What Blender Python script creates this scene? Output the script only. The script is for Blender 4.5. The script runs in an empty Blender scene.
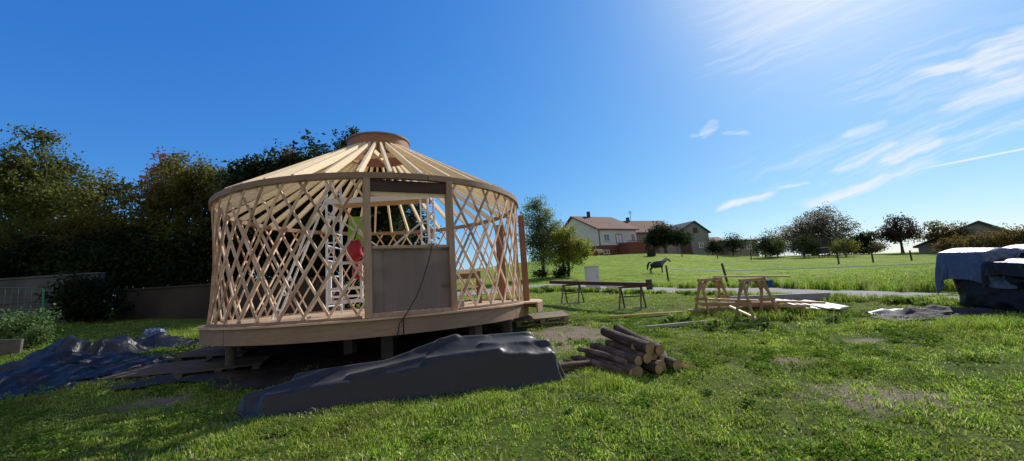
import bpy, bmesh, math, random
import numpy as np
from mathutils import Vector, Matrix
R = math.radians
random.seed(7)
sc = bpy.context.scene
col = sc.collection

# ------------------------------------------------------------------ terrain
def interp(x, xs, ys):
    if x <= xs[0]: return ys[0]
    for i in range(len(xs) - 1):
        if x <= xs[i + 1]: return ys[i] + (ys[i + 1] - ys[i]) * (x - xs[i]) / (xs[i + 1] - xs[i])
    return ys[-1]

def terr_np(x, y):
    x = np.asarray(x, float); y = np.asarray(y, float)
    t = x / np.maximum(y, 3.0)
    s = np.maximum(0, y - 13.0)
    k = np.interp(t, [-.8, -.3, .1, .33, .6, .92, 1.3], [1.5, 3, 4.6, 4.4, 2.7, 1.8, 1.4])
    e = np.interp(t, [.1, .25, .35, .6], [1.15, 1.45, 1.6, 2.0])
    z = .08 * np.minimum(y, 13.0)
    z = z + np.where(s <= 49, k * (np.minimum(s, 49) / 49) ** e, k + (s - 49) * .015)
    z = z + .08 * np.clip(-x - 6, 0, 10) * np.clip((y - 4) / 4, 0, 1)
    z = z + .012 * np.sin(x * 1.7 + .6 * y) + .010 * np.sin(2.3 * y - 1.1 * x) + .006 * np.sin(4.1 * x + 3.3 * y)
    return z
def terr(x, y): return float(terr_np(x, y))

def vnoise(x, y, seed=0):
    x = np.asarray(x, float); y = np.asarray(y, float)
    xi = np.floor(x).astype(np.int64); yi = np.floor(y).astype(np.int64)
    fx = x - xi; fy = y - yi
    fx = fx * fx * (3 - 2 * fx); fy = fy * fy * (3 - 2 * fy)
    def h(a, b):
        n = (a * 374761393 + b * 668265263 + seed * 1442695041) & 0x7fffffff
        n = ((n ^ (n >> 13)) * 1274126177) & 0x7fffffff
        return ((n ^ (n >> 16)) & 0xffff) / 65535.0
    return (h(xi, yi) * (1 - fx) + h(xi + 1, yi) * fx) * (1 - fy) + (h(xi, yi + 1) * (1 - fx) + h(xi + 1, yi + 1) * fx) * fy
def fbm(x, y, seed=0, o=4):
    t = 0; a = .5
    for i in range(o):
        t = t + a * vnoise(x * 2 ** i, y * 2 ** i, seed + i * 17); a *= .5
    return t
def ridge(x, y, seed=0, o=3):
    t = 0; a = .6
    for i in range(o):
        t = t + a * (1 - np.abs(2 * vnoise(x * 1.9 ** i, y * 1.9 ** i, seed + i * 31) - 1)) ** 2; a *= .45
    return t

# ------------------------------------------------------------------ helpers
def link(o, parent=None):
    col.objects.link(o)
    if parent: o.parent = parent
    return o
def tag(o, label=None, cat=None, group=None, kind=None):
    if label: o['label'] = label
    if cat: o['category'] = cat
    if group: o['group'] = group
    if kind: o['kind'] = kind
    return o
def thing(name, label, cat, loc=(0, 0, 0), rz=0, group=None):
    o = bpy.data.objects.new(name, None); o.empty_display_size = .1
    o.location = loc; o.rotation_euler = (0, 0, rz)
    link(o); return tag(o, label, cat, group)
def copy_tree(o, parent=None):
    c = o.copy(); col.objects.link(c)
    if parent is not None: c.parent = parent
    for ch in list(o.children): copy_tree(ch, c)
    return c

class MB:
    def __init__(s): s.v = []; s.f = []
    def add(s, vs, fs):
        n = len(s.v); s.v += [tuple(v) for v in vs]; s.f += [tuple(n + i for i in f) for f in fs]; return s
    def box(s, c, d, rot=None):
        hx, hy, hz = d[0] / 2, d[1] / 2, d[2] / 2
        vs = [Vector((x, y, z)) for x in (-hx, hx) for y in (-hy, hy) for z in (-hz, hz)]
        if rot is not None: vs = [rot @ v for v in vs]
        c = Vector(c)
        return s.add([v + c for v in vs], [(0, 1, 3, 2), (4, 6, 7, 5), (0, 4, 5, 1), (2, 3, 7, 6), (0, 2, 6, 4), (1, 5, 7, 3)])
    def beam(s, a, b, w, h, up=(0, 0, 1), roll=0):
        a = Vector(a); b = Vector(b); d = b - a; L = d.length; d.normalize()
        upv = Vector(up)
        if abs(d.dot(upv)) > .98: upv = Vector((0, 1, 0))
        x = d.cross(upv).normalized(); z = x.cross(d).normalized()
        if roll:
            q = Matrix.Rotation(roll, 3, d); x = q @ x; z = q @ z
        m = Matrix((x, d, z)).transposed()
        return s.box((a + b) / 2, (w, L, h), m)
    def tube(s, pts, r, n=8, cap=True):
        pts = [Vector(p) for p in pts]
        rs = r if isinstance(r, (list, tuple)) else [r] * len(pts)
        vs = []; fs = []
        prev = None
        for i, p in enumerate(pts):
            d = (pts[min(i + 1, len(pts) - 1)] - pts[max(i - 1, 0)])
            if d.length < 1e-9: d = Vector((0, 0, 1))
            d.normalize()
            if prev is None:
                x = d.orthogonal().normalized()
            else:
                x = (prev - d * prev.dot(d))
                x = x.normalized() if x.length > 1e-6 else d.orthogonal().normalized()
            prev = x; y = d.cross(x)
            for k in range(n):
                a = 2 * math.pi * k / n
                vs.append(p + (x * math.cos(a) + y * math.sin(a)) * rs[i])
        for i in range(len(pts) - 1):
            for k in range(n):
                fs.append((i * n + k, i * n + (k + 1) % n, (i + 1) * n + (k + 1) % n, (i + 1) * n + k))
        if cap:
            fs.append(tuple(reversed(range(n)))); b = (len(pts) - 1) * n; fs.append(tuple(b + k for k in range(n)))
        return s.add(vs, fs)
    def lathe(s, prof, n=24, c=(0, 0, 0)):
        vs = []; fs = []
        for r, z in prof:
            for k in range(n):
                a = 2 * math.pi * k / n; vs.append((c[0] + r * math.cos(a), c[1] + r * math.sin(a), c[2] + z))
        for i in range(len(prof) - 1):
            for k in range(n): fs.append((i * n + k, i * n + (k + 1) % n, (i + 1) * n + (k + 1) % n, (i + 1) * n + k))
        return s.add(vs, fs)
    def arcbox(s, r0, r1, z0, z1, a0, a1, n):
        vs = []; fs = []
        for i in range(n + 1):
            a = a0 + (a1 - a0) * i / n; c, q = math.cos(a), math.sin(a)
            vs += [(r0 * c, r0 * q, z0), (r1 * c, r1 * q, z0), (r1 * c, r1 * q, z1), (r0 * c, r0 * q, z1)]
        for i in range(n):
            b = i * 4
            for k in range(4): fs.append((b + k, b + (k + 1) % 4, b + 4 + (k + 1) % 4, b + 4 + k))
        fs += [(0, 3, 2, 1), (n * 4, n * 4 + 1, n * 4 + 2, n * 4 + 3)]
        return s.add(vs, fs)
    def prism(s, poly, y0, y1):
        n = len(poly)
        vs = [(x, y0, z) for x, z in poly] + [(x, y1, z) for x, z in poly]
        fs = [tuple(range(n)), tuple(reversed(range(n, 2 * n)))] + [(i, n + i, n + (i + 1) % n, (i + 1) % n) for i in range(n)]
        return s.add(vs, fs)
    def grid(s, X, Y, Z):
        nu, nv = X.shape
        vs = np.stack([X.ravel(), Y.ravel(), Z.ravel()], 1).tolist()
        fs = [(i * nv + j, (i + 1) * nv + j, (i + 1) * nv + j + 1, i * nv + j + 1) for i in range(nu - 1) for j in range(nv - 1)]
        return s.add(vs, fs)
    def build(s, name, mat, parent=None, smooth=False, bevel=0, origin=None):
        me = bpy.data.meshes.new(name)
        v = s.v
        if origin is not None: v = [(a[0] - origin[0], a[1] - origin[1], a[2] - origin[2]) for a in v]
        me.from_pydata(v, [], s.f)
        bm = bmesh.new(); bm.from_mesh(me); bmesh.ops.recalc_face_normals(bm, faces=bm.faces[:])
        if smooth:
            for f in bm.faces: f.smooth = True
        bm.to_mesh(me); bm.free()
        if smooth:
            try: me.set_sharp_from_angle(angle=R(50))
            except Exception: pass
        if mat: me.materials.append(mat)
        o = bpy.data.objects.new(name, me)
        if origin is not None: o.location = origin
        link(o, parent)
        if bevel:
            b = o.modifiers.new('bevel', 'BEVEL'); b.width = bevel; b.segments = 1; b.limit_method = 'ANGLE'
        return o

def np_mesh(name, verts, quads=None, tris=None, mat=None, parent=None, smooth=False, loc=None):
    me = bpy.data.meshes.new(name)
    nq = 0 if quads is None else len(quads); nt = 0 if tris is None else len(tris)
    me.vertices.add(len(verts)); me.vertices.foreach_set('co', np.ascontiguousarray(verts, np.float32).ravel())
    li = []; st = []
    if nq: li.append(np.asarray(quads, np.int32).ravel()); st.append(np.arange(nq) * 4)
    if nt: li.append(np.asarray(tris, np.int32).ravel()); st.append(nq * 4 + np.arange(nt) * 3)
    li = np.concatenate(li).astype(np.int32); st = np.concatenate(st).astype(np.int32)
    me.loops.add(len(li)); me.loops.foreach_set('vertex_index', li)
    me.polygons.add(nq + nt); me.polygons.foreach_set('loop_start', st)
    me.update(calc_edges=True); me.validate()
    if smooth: me.polygons.foreach_set('use_smooth', np.ones(nq + nt, bool))
    if mat: me.materials.append(mat)
    o = bpy.data.objects.new(name, me)
    if loc is not None: o.location = loc
    return link(o, parent)

# ------------------------------------------------------------------ materials
class NT:
    def __init__(s, mat):
        mat.use_nodes = True; s.t = mat.node_tree; s.t.nodes.clear()
    def n(s, typ, **kw):
        nd = s.t.nodes.new(typ)
        for k, v in kw.items():
            if k.startswith('i_'):
                key = k[2:]; key = int(key) if key.isdigit() else key.replace('_', ' ')
                if isinstance(v, bpy.types.NodeSocket): s.t.links.new(v, nd.inputs[key])
                else: nd.inputs[key].default_value = v
            else: setattr(nd, k, v)
        return nd
    def math(s, op, a, b=None, c=None, clamp=False):
        nd = s.t.nodes.new('ShaderNodeMath'); nd.operation = op; nd.use_clamp = clamp
        for i, v in enumerate((a, b, c)):
            if v is None: continue
            if isinstance(v, bpy.types.NodeSocket): s.t.links.new(v, nd.inputs[i])
            else: nd.inputs[i].default_value = v
        return nd.outputs[0]
    def mix(s, fac, a, b, blend='MIX'):
        nd = s.t.nodes.new('ShaderNodeMix'); nd.data_type = 'RGBA'; nd.blend_type = blend
        for key, v in ((0, fac), (6, a), (7, b)):
            if isinstance(v, bpy.types.NodeSocket): s.t.links.new(v, nd.inputs[key])
            else:
                nd.inputs[key].default_value = v if key == 0 else (tuple(v) + (1,))[:4]
        return nd.outputs[2]
    def ramp(s, fac, stops, interp='LINEAR'):
        nd = s.t.nodes.new('ShaderNodeValToRGB'); s.t.links.new(fac, nd.inputs[0]); nd.color_ramp.interpolation = interp
        e = nd.color_ramp.elements
        while len(e) < len(stops): e.new(.5)
        for el, (p, c) in zip(e, stops):
            el.position = p; el.color = (tuple(c) + (1,))[:4] if not isinstance(c, (int, float)) else (c, c, c, 1)
        return nd.outputs[0]
    def noise(s, vec, scale, detail=4, rough=.55, dist=0):
        nd = s.n('ShaderNodeTexNoise', i_Scale=scale, i_Detail=detail, i_Roughness=rough, i_Distortion=dist)
        if vec is not None: s.t.links.new(vec, nd.inputs['Vector'])
        return nd.outputs[0]
    def map(s, vec, scale=(1, 1, 1), loc=(0, 0, 0), rot=(0, 0, 0)):
        return s.n('ShaderNodeMapping', i_Vector=vec, i_Scale=scale, i_Location=loc, i_Rotation=rot).outputs[0]
    def out(s, sh, disp=None):
        o = s.n('ShaderNodeOutputMaterial'); s.t.links.new(sh, o.inputs[0])

def mat(name, c1, c2=None, scale=6, rough=.7, bump=.15, stretch=(1, 1, 1), metallic=0, detail=5, c3=None, c3scale=1.3, rand=0, bscale=None, spec=.4, bdist=.02):
    m = bpy.data.materials.new(name); t = NT(m)
    co = t.n('ShaderNodeTexCoord').outputs['Object']
    if rand:
        oi = t.n('ShaderNodeObjectInfo')
        off = t.n('ShaderNodeVectorMath', operation='SCALE', i_0=oi.outputs['Location'], i_Scale=3.7).outputs[0]
        r = t.n('ShaderNodeCombineXYZ', i_0=oi.outputs['Random'], i_1=oi.outputs['Random'], i_2=oi.outputs['Random']).outputs[0]
        r = t.n('ShaderNodeVectorMath', operation='SCALE', i_0=r, i_Scale=13.0).outputs[0]
        co = t.n('ShaderNodeVectorMath', operation='ADD', i_0=co, i_1=r).outputs[0]
    v = t.map(co, stretch)
    n = t.noise(v, scale, detail)
    c2 = c2 or tuple(x * .7 for x in c1)
    c = t.mix(t.ramp(n, [(.3, 0.), (.7, 1.)]), c1, c2)
    if c3 is not None:
        n2 = t.noise(co, c3scale, 3)
        c = t.mix(t.ramp(n2, [(.48, 0.), (.62, 1.)]), c, c3)
    if rand:
        k = t.math('MULTIPLY_ADD', oi.outputs['Random'], rand, 1 - rand / 2)
        c = t.n('ShaderNodeVectorMath', operation='SCALE', i_0=c, i_Scale=k).outputs[0]
    b = t.n('ShaderNodeBsdfPrincipled', i_Base_Color=c, i_Roughness=rough, i_Metallic=metallic)
    b.inputs['Specular IOR Level'].default_value = spec
    if bump:
        bn = n if bscale is None else t.noise(v, bscale, 6)
        t.t.links.new(t.n('ShaderNodeBump', i_Strength=bump, i_Distance=bdist, i_Height=bn).outputs[0], b.inputs['Normal'])
    t.out(b.outputs[0]); return m

def leaf_mat(name, cols, dark=.35, trans=.6, nscale=.8):
    m = bpy.data.materials.new(name); t = NT(m)
    g = t.n('ShaderNodeNewGeometry')
    st = [(i / max(1, len(cols) - 1), c) for i, c in enumerate(cols)]
    c = t.ramp(g.outputs['Random Per Island'], st)
    n = t.noise(g.outputs['Position'], nscale, 3)
    k = t.ramp(n, [(.35, dark), (.65, 1.)])
    c = t.mix(1.0, c, k, 'MULTIPLY')
    d = t.n('ShaderNodeBsdfDiffuse', i_Color=c)
    tr = t.n('ShaderNodeBsdfTranslucent', i_Color=c)
    gl = t.n('ShaderNodeBsdfGlossy', i_Color=(.5, .5, .5, 1), i_Roughness=.45)
    s1 = t.n('ShaderNodeMixShader', i_0=trans, i_1=d.outputs[0], i_2=tr.outputs[0])
    s2 = t.n('ShaderNodeMixShader', i_0=.012, i_1=s1.outputs[0], i_2=gl.outputs[0])
    t.out(s2.outputs[0]); return m

M = {}
M['lattice'] = mat('lattice_wood', (.82, .61, .43), (.64, .44, .29), 7, .65, .15, (1, 1, .25), rand=.55, c3=(.42, .25, .14), c3scale=1.6)
M['pine'] = mat('pine_wood', (.90, .76, .52), (.78, .60, .36), 6, .6, .1, (.3, 6, 6), rand=.3)
M['frame'] = mat('frame_wood', (.44, .30, .195), (.32, .21, .13), 6, .65, .1, (3, 3, .4), rand=.2)
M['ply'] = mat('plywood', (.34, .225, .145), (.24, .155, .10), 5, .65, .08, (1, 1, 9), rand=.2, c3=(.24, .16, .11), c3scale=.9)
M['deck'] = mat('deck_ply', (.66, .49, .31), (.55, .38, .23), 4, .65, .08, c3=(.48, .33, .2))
M['crown'] = mat('crown_ply', (.36, .165, .07), (.25, .105, .045), 5, .5, .1, (1, 1, 9))
M['redboard'] = mat('red_brown_board', (.25, .115, .065), (.17, .078, .045), 5, .6, .1, (3, 3, .4), rand=.2)
M['panel'] = mat('door_board', (.22, .168, .145), (.175, .135, .12), 5, .7, .05, (1, 1, .2), c3=(.31, .24, .20), c3scale=1.1)
M['post'] = mat('support_post', (.13, .115, .10), (.09, .08, .07), 9, .85, .3, (1, 1, 1))
M['alu'] = mat('aluminium', (.78, .79, .82), (.66, .67, .7), 8, .35, .02, metallic=.55)
M['whitepaint'] = mat('white_paint', (.78, .75, .72), (.68, .64, .6), 5, .5, .05)
M['red'] = mat('red_plastic', (.42, .006, .012), (.3, .005, .01), 4, .28, .12)
M['green'] = mat('lime_board', (.25, .45, .05), (.22, .4, .05), 4, .6, .03)
M['black'] = mat('black_rubber', (.012, .012, .013), (.02, .02, .02), 9, .5, .05)
M['sawhorse'] = mat('sawhorse_wood', (.42, .28, .15), (.30, .19, .10), 7, .65, .1, (2, 2, .5), rand=.25)
M['board'] = mat('stacked_board', (.50, .32, .18), (.36, .21, .115), 5, .65, .1, (.3, 6, 6), rand=.4)
M['yellowboard'] = mat('yellow_timber', (.62, .47, .14), (.5, .36, .1), 5, .65, .1, (.3, 6, 6))
M['greywood'] = mat('weathered_wood', (.42, .40, .36), (.3, .28, .25), 6, .8, .2, (.3, 6, 6), rand=.2)
M['darkwood'] = mat('dark_wood', (.085, .038, .028), (.05, .024, .018), 6, .6, .15, (.3, 6, 6), rand=.2)
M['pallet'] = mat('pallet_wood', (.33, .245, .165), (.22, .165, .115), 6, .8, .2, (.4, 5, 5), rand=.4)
M['shadepallet'] = mat('shaded_pallet_wood', (.11, .088, .07), (.07, .056, .045), 6, .85, .3, (.4, 5, 5), rand=.5)  # pallet wood darkened in colour to deepen the shade left of the platform
M['bark'] = mat('log_bark', (.115, .078, .055), (.05, .033, .025), 14, .9, .8, (3, .5, 3), c3=(.17, .12, .09), c3scale=4, rand=.5, bdist=.03)
M['logend'] = mat('log_end', (.36, .25, .13), (.22, .14, .075), 8, .8, .3, rand=.3)
M['trunk'] = mat('tree_bark', (.10, .08, .06), (.05, .04, .03), 6, .9, .4, (4, 4, 1))
M['palebark'] = mat('pale_bark', (.24, .21, .18), (.13, .11, .09), 6, .9, .4, (4, 4, 1))
M['concrete'] = mat('concrete_wall', (.105, .11, .11), (.08, .083, .083), 1.5, .9, .2, c3=(.06, .062, .06), c3scale=.6)
M['brownwall'] = mat('brown_wall', (.06, .045, .038), (.045, .035, .03), 1.5, .9, .2, c3=(.03, .026, .02), c3scale=.6)
M['kerb'] = mat('grey_beam', (.33, .33, .34), (.25, .25, .26), 5, .85, .2)
M['sheet'] = mat('white_sheet', (.34, .31, .30), (.24, .22, .215), 3, .5, .1)
M['darksheet'] = mat('dark_sheet', (.035, .033, .04), (.05, .05, .055), 3, .5, .1)
M['blue'] = mat('blue_plastic', (.02, .10, .36), (.015, .08, .3), 4, .4, .05)
M['steel'] = mat('dark_steel', (.10, .085, .075), (.16, .12, .10), 9, .55, .1, metallic=.5)
M['cabinet'] = mat('grey_cabinet', (.55, .56, .57), (.47, .48, .49), 2, .6, .05)
M['stone'] = mat('pale_stone', (.6, .59, .57), (.45, .44, .42), 6, .9, .5)
M['greenpaint'] = mat('green_paint', (.04, .20, .10), (.03, .15, .08), 6, .5, .1)
M['wire'] = mat('wire', (.30, .33, .33), (.22, .24, .24), 9, .5, 0, metallic=.3)
M['tape'] = mat('white_tape', (.75, .78, .72), (.6, .62, .58), 9, .6, 0)
M['fencepost'] = mat('fence_post', (.085, .07, .055), (.05, .04, .03), 8, .9, .3)
M['roof_red'] = mat('red_roof_tiles', (.19, .066, .042), (.115, .042, .03), 2.2, .85, .6, (1, 1, 4), c3=(.10, .05, .04), c3scale=.5)
M['roof_dark'] = mat('dark_roof', (.06, .058, .062), (.045, .043, .047), 1.2, .8, .2)
M['render_white'] = mat('white_render', (.60, .60, .60), (.52, .52, .52), .5, .9, .05)
M['render_grey'] = mat('grey_render', (.22, .225, .25), (.17, .175, .20), .5, .9, .1)
M['render_tan'] = mat('tan_render', (.26, .21, .19), (.20, .165, .15), .5, .9, .1)
M['brick'] = mat('brick_red', (.20, .065, .05), (.14, .045, .038), 1.5, .9, .2)
M['glass'] = mat('window_glass', (.09, .13, .19), (.06, .09, .14), .5, .12, 0, spec=.8)
M['shutter'] = mat('shutter', (.15, .2, .27), (.12, .16, .22), 1, .7, 0)
M['winframe'] = mat('window_frame', (.68, .68, .68), (.6, .6, .6), 1, .6, 0)

def crumple_bump(t, b, strength, sc_=2.2, dist=.03):
    co = t.n('ShaderNodeTexCoord').outputs['Object']
    hs = None
    for k, (s_, w_) in enumerate(((sc_, 1.0), (sc_ * 2.3, .5), (sc_ * 5.1, .22))):
        n = t.noise(t.map(co, (1, 1.7, 1.2), (k * 7.3, 2, 1), (0, 0, .5 + k)), s_, 2, .5, .9)
        r = t.math('MULTIPLY', t.math('SUBTRACT', 1.0, t.math('MULTIPLY', t.math('ABSOLUTE', t.math('SUBTRACT', n, .5)), 7.0), clamp=True), w_)
        hs = r if hs is None else t.math('ADD', hs, r)
    t.t.links.new(t.n('ShaderNodeBump', i_Strength=strength, i_Distance=dist, i_Height=hs).outputs[0], b.inputs['Normal'])
def tarp_mat(name, c1, c2, rough, spec, strength, sc_=2.2):
    m = bpy.data.materials.new(name); t = NT(m)
    co = t.n('ShaderNodeTexCoord').outputs['Object']
    c = t.mix(t.ramp(t.noise(co, 2.5, 5), [(.35, 0.), (.65, 1.)]), c1, c2)
    c = t.mix(t.math('MULTIPLY', t.ramp(t.noise(co, 6, 7, .7), [(.55, 0.), (.75, 1.)]), .35), c, (.12, .10, .085))
    b = t.n('ShaderNodeBsdfPrincipled', i_Base_Color=c, i_Roughness=rough); b.inputs['Specular IOR Level'].default_value = spec
    crumple_bump(t, b, strength, sc_); t.out(b.outputs[0]); return m
M['lightblue'] = tarp_mat('pale_blue_tarp', (.075, .115, .21), (.055, .09, .17), .45, .4, .4, 1.6)
M['navy'] = tarp_mat('navy_tarp', (.008, .010, .018), (.006, .007, .012), .5, .35, .28, 1.4)
M['slate'] = tarp_mat('slate_tarp', (.05, .072, .11), (.035, .052, .085), .5, .35, .5, 3.0)
M['pinktarp'] = tarp_mat('mauve_sheet', (.055, .046, .058), (.04, .034, .042), .75, .15, .25, 2.5)
M['plastic'] = tarp_mat('black_plastic', (.007, .008, .012), (.012, .013, .018), .42, .35, .28, 1.8)
def fabric_mat():
    m = bpy.data.materials.new('woven_fabric'); t = NT(m)
    co = t.n('ShaderNodeTexCoord').outputs['Object']
    n = t.noise(co, 1.6, 4); n2 = t.noise(co, 9, 6)
    c = t.mix(t.ramp(n, [(.35, 0.), (.7, 1.)]), (.005, .0047, .005), (.010, .0093, .009))
    c = t.mix(t.math('MULTIPLY', n2, .3), c, (.015, .0138, .013))
    b = t.n('ShaderNodeBsdfPrincipled', i_Base_Color=c, i_Roughness=.46)
    b.inputs['Specular IOR Level'].default_value = .5
    b.inputs['Sheen Weight'].default_value = .22; b.inputs['Sheen Roughness'].default_value = .4
    crumple_bump(t, b, .20, .7, .03)
    t.out(b.outputs[0]); return m
M['fabric'] = fabric_mat()
M['cloth'] = mat('added_shade_cloth', (.016, .015, .016), (.032, .028, .026), 3, .75, .2, c3=(.05, .042, .034), c3scale=1.6)  # near-black colour that deepens the shade on the ground by the platform

DIRT = [(3.50, 4.10, .68, .46), (1.0, 8.0, .95, .95), (3.4, 5.35, .22, .30), (0.2, 7.0, .8, .7), (-4.6, 5.5, .6, .35), (5.0, 6.1, .35, .16)]
def dirt_np(x, y):
    d = np.zeros_like(x)
    for cx, cy, rx, ry in DIRT:
        d = np.maximum(d, 1.25 - np.sqrt(((x - cx) / rx) ** 2 + ((y - cy) / ry) ** 2))
    return np.clip(d + (fbm(x * 3, y * 3, 5) - .5) * 1.3, 0, 1)

def ground_mat():
    m = bpy.data.materials.new('meadow_ground'); t = NT(m)
    pos = t.n('ShaderNodeNewGeometry').outputs['Position']
    a = t.noise(pos, .55, 5); b = t.noise(pos, 3.2, 6); c = t.noise(pos, 22, 5, .7); far = t.noise(pos, .09, 5)
    base = t.mix(t.ramp(b, [(.35, 0.), (.65, 1.)]), (.05, .095, .010), (.11, .175, .018))
    base = t.mix(t.ramp(a, [(.42, 0.), (.66, .7)]), base, (.17, .18, .045))
    base = t.mix(t.ramp(c, [(.42, .75), (.56, 0.)]), base, (.042, .048, .014))
    # beyond the yard the meadow reads as one bright green
    sp = t.n('ShaderNodeSeparateXYZ', i_0=pos)
    fy = t.ramp(t.math('MULTIPLY', sp.outputs[1], 1 / 60), [(.16, 0.), (.36, 1.)])
    mead = t.mix(t.ramp(far, [(.38, 0.), (.62, 1.)]), (.185, .285, .016), (.27, .36, .032))
    mead = t.mix(t.ramp(t.noise(pos, .8, 6, .65), [(.4, 0.), (.66, .8)]), mead, (.115, .17, .018))
    mead = t.mix(t.ramp(t.noise(pos, 2.6, 6, .7), [(.48, 0.), (.62, .7)]), mead, (.055, .085, .012))
    base = t.mix(fy, base, mead)
    # bare soil
    d = None
    for cx, cy, rx, ry in DIRT:
        mp = t.map(pos, (1 / rx, 1 / ry, 0), (-cx / rx, -cy / ry, 0))
        ln = t.n('ShaderNodeVectorMath', operation='LENGTH', i_0=mp).outputs['Value']
        v = t.math('SUBTRACT', 1.25, ln)
        d = v if d is None else t.math('MAXIMUM', d, v)
    d = t.math('ADD', d, t.math('MULTIPLY_ADD', t.noise(pos, 3.4, 6, .65), 2.4, -1.2))
    soil = t.mix(t.noise(pos, 9, 6, .7), (.155, .115, .08), (.30, .25, .185))
    base = t.mix(t.ramp(d, [(.15, 0.), (.75, 1.)]), base, soil)
    bs = t.n('ShaderNodeBsdfPrincipled', i_Base_Color=base, i_Roughness=.95)
    bs.inputs['Specular IOR Level'].default_value = .1
    hb = t.math('ADD', t.math('MULTIPLY', t.noise(pos, 14, 7, .7), 1.0), t.math('MULTIPLY', b, 1.0))
    t.t.links.new(t.n('ShaderNodeBump', i_Strength=.9, i_Distance=.05, i_Height=hb).outputs[0], bs.inputs['Normal'])
    t.out(bs.outputs[0]); return m
def road_mat():
    m = bpy.data.materials.new('pale_road'); t = NT(m)
    pos = t.n('ShaderNodeNewGeometry').outputs['Position']
    c = t.mix(t.noise(pos, 1.2, 6, .6), (.25, .235, .21), (.33, .31, .28))
    c = t.mix(t.ramp(t.noise(pos, 30, 4), [(.4, .4), (.6, 0.)]), c, (.2, .19, .18))
    b = t.n('ShaderNodeBsdfPrincipled', i_Base_Color=c, i_Roughness=.95)
    t.t.links.new(t.n('ShaderNodeBump', i_Strength=.4, i_Distance=.02, i_Height=t.noise(pos, 25, 5)).outputs[0], b.inputs['Normal'])
    t.out(b.outputs[0]); return m

# ------------------------------------------------------------------ ground sheet
def build_ground():
    xs = np.concatenate([-np.geomspace(1600, 26, 40), np.linspace(-25, 25, 168), np.geomspace(26, 1600, 40)])
    ys = np.concatenate([np.array([-80, -40, -20, -10, -5]), np.linspace(-2, 24, 110), np.geomspace(24.6, 1600, 70)])
    Y, X = np.meshgrid(ys, xs, indexing='ij')
    Z = terr_np(X, Y)
    nv = len(xs); nu = len(ys)
    v = np.stack([X.ravel(), Y.ravel(), Z.ravel()], 1)
    i, j = np.meshgrid(np.arange(nu - 1), np.arange(nv - 1), indexing='ij'); i = i.ravel(); j = j.ravel()
    q = np.stack([i * nv + j, i * nv + j + 1, (i + 1) * nv + j + 1, (i + 1) * nv + j], 1)
    o = np_mesh('ground', v, quads=q, mat=ground_mat(), smooth=True)
    tag(o, kind='structure')
build_ground()

def build_road():
    near = [(-14, 17.0), (-6, 18.6), (.64, 18.9), (1.8, 18.3), (4.1, 16.2), (5.3, 13.9), (6.66, 11.5), (7.6, 10.15), (8.44, 9.2), (9.2, 8.5), (11.5, 6.7), (16, 4)]
    far_ = [(-14, 20.2), (-6, 21.8), (1.2, 22.0), (3.2, 21.0), (5.9, 18.6), (6.9, 15.6), (7.7, 12.9), (8.55, 11.4), (9.4, 10.25), (10.2, 9.4), (12.9, 7.3), (17.5, 4.4)]
    def samp(p):
        out = []
        for a, b in zip(p[:-1], p[1:]):
            for k in range(8): out.append((a[0] + (b[0] - a[0]) * k / 8, a[1] + (b[1] - a[1]) * k / 8))
        return np.array(out + [p[-1]])
    # smooth
    def sm(a):
        b = a.copy()
        for _ in range(14): b[1:-1] = (b[:-2] + b[1:-1] * 2 + b[2:]) / 4
        return b
    A = sm(samp(near)); B = sm(samp(far_))
    n = 9; V = []
    for k in range(n):
        t = k / (n - 1); V.append(A * (1 - t) + B * t)
    V = np.stack(V, 1)
    wob = (vnoise(V[:, :, 0] * 2.2, V[:, :, 1] * 2.2, 3) - .5) * .28
    X = V[:, :, 0]; Y = V[:, :, 1].copy(); Y[:, 0] += wob[:, 0]; Y[:, -1] += wob[:, -1]
    Z = terr_np(X, Y) + .022
    o = MB().grid(X, Y, Z).build('road', road_mat(), smooth=True); tag(o, kind='structure')
    return A, B
ROAD_A, ROAD_B = build_road()
def on_road(x, y):
    ya = np.interp(x, ROAD_A[:, 0], ROAD_A[:, 1]); 
    xb = ROAD_B[:, 0]; yb = np.interp(x, xb, ROAD_B[:, 1])
    return (y > ya + .1) & (y < yb - .1)

# ------------------------------------------------------------------ yurt
CX, CY = -2.878, 8.85
FZ = 1.306
RW = 3.0
A1, A2 = R(-75.7), R(-51.2)        # front door jambs
B1, B2 = R(-3.0), R(23.0)          # side door jambs

plat = thing('platform', 'round raised wooden platform on short posts carrying the yurt', 'platform', (CX, CY, 0))
mb = MB(); n = 72
top = [(3.15 * math.cos(2 * math.pi * k / n), 3.15 * math.sin(2 * math.pi * k / n), FZ) for k in range(n)]
bot = [(x, y, FZ - .028) for x, y, z in top]
mb.add(top + bot, [tuple(range(n)), tuple(reversed(range(n, 2 * n)))] + [(k, n + k, n + (k + 1) % n, (k + 1) % n) for k in range(n)])
mb.build('deck', M['deck'], plat)
segs = [(-171, -118), (-117.7, -67.0), (-66.7, -24), (-23.7, 28), (28.3, 88), (88.3, 148), (148.3, 188.7)]
for a, b in segs:
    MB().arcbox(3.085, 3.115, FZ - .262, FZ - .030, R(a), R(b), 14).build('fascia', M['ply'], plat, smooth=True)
for k in range(7):                                   # floor joists below the deck
    y = -2.4 + k * .8; L = math.sqrt(3.0 ** 2 - y * y)
    MB().box((0, y, FZ - .13), (2 * L - .2, .06, .2)).build('joist', M['pallet'], plat)
MB().arcbox(3.10, 3.42, FZ - .03, FZ - .002, R(-17), R(27), 10).build('landing', M['deck'], plat)
MB().arcbox(3.385, 3.415, FZ - .20, FZ - .032, R(-17), R(27), 10).build('landing_fascia', M['ply'], plat)
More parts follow.
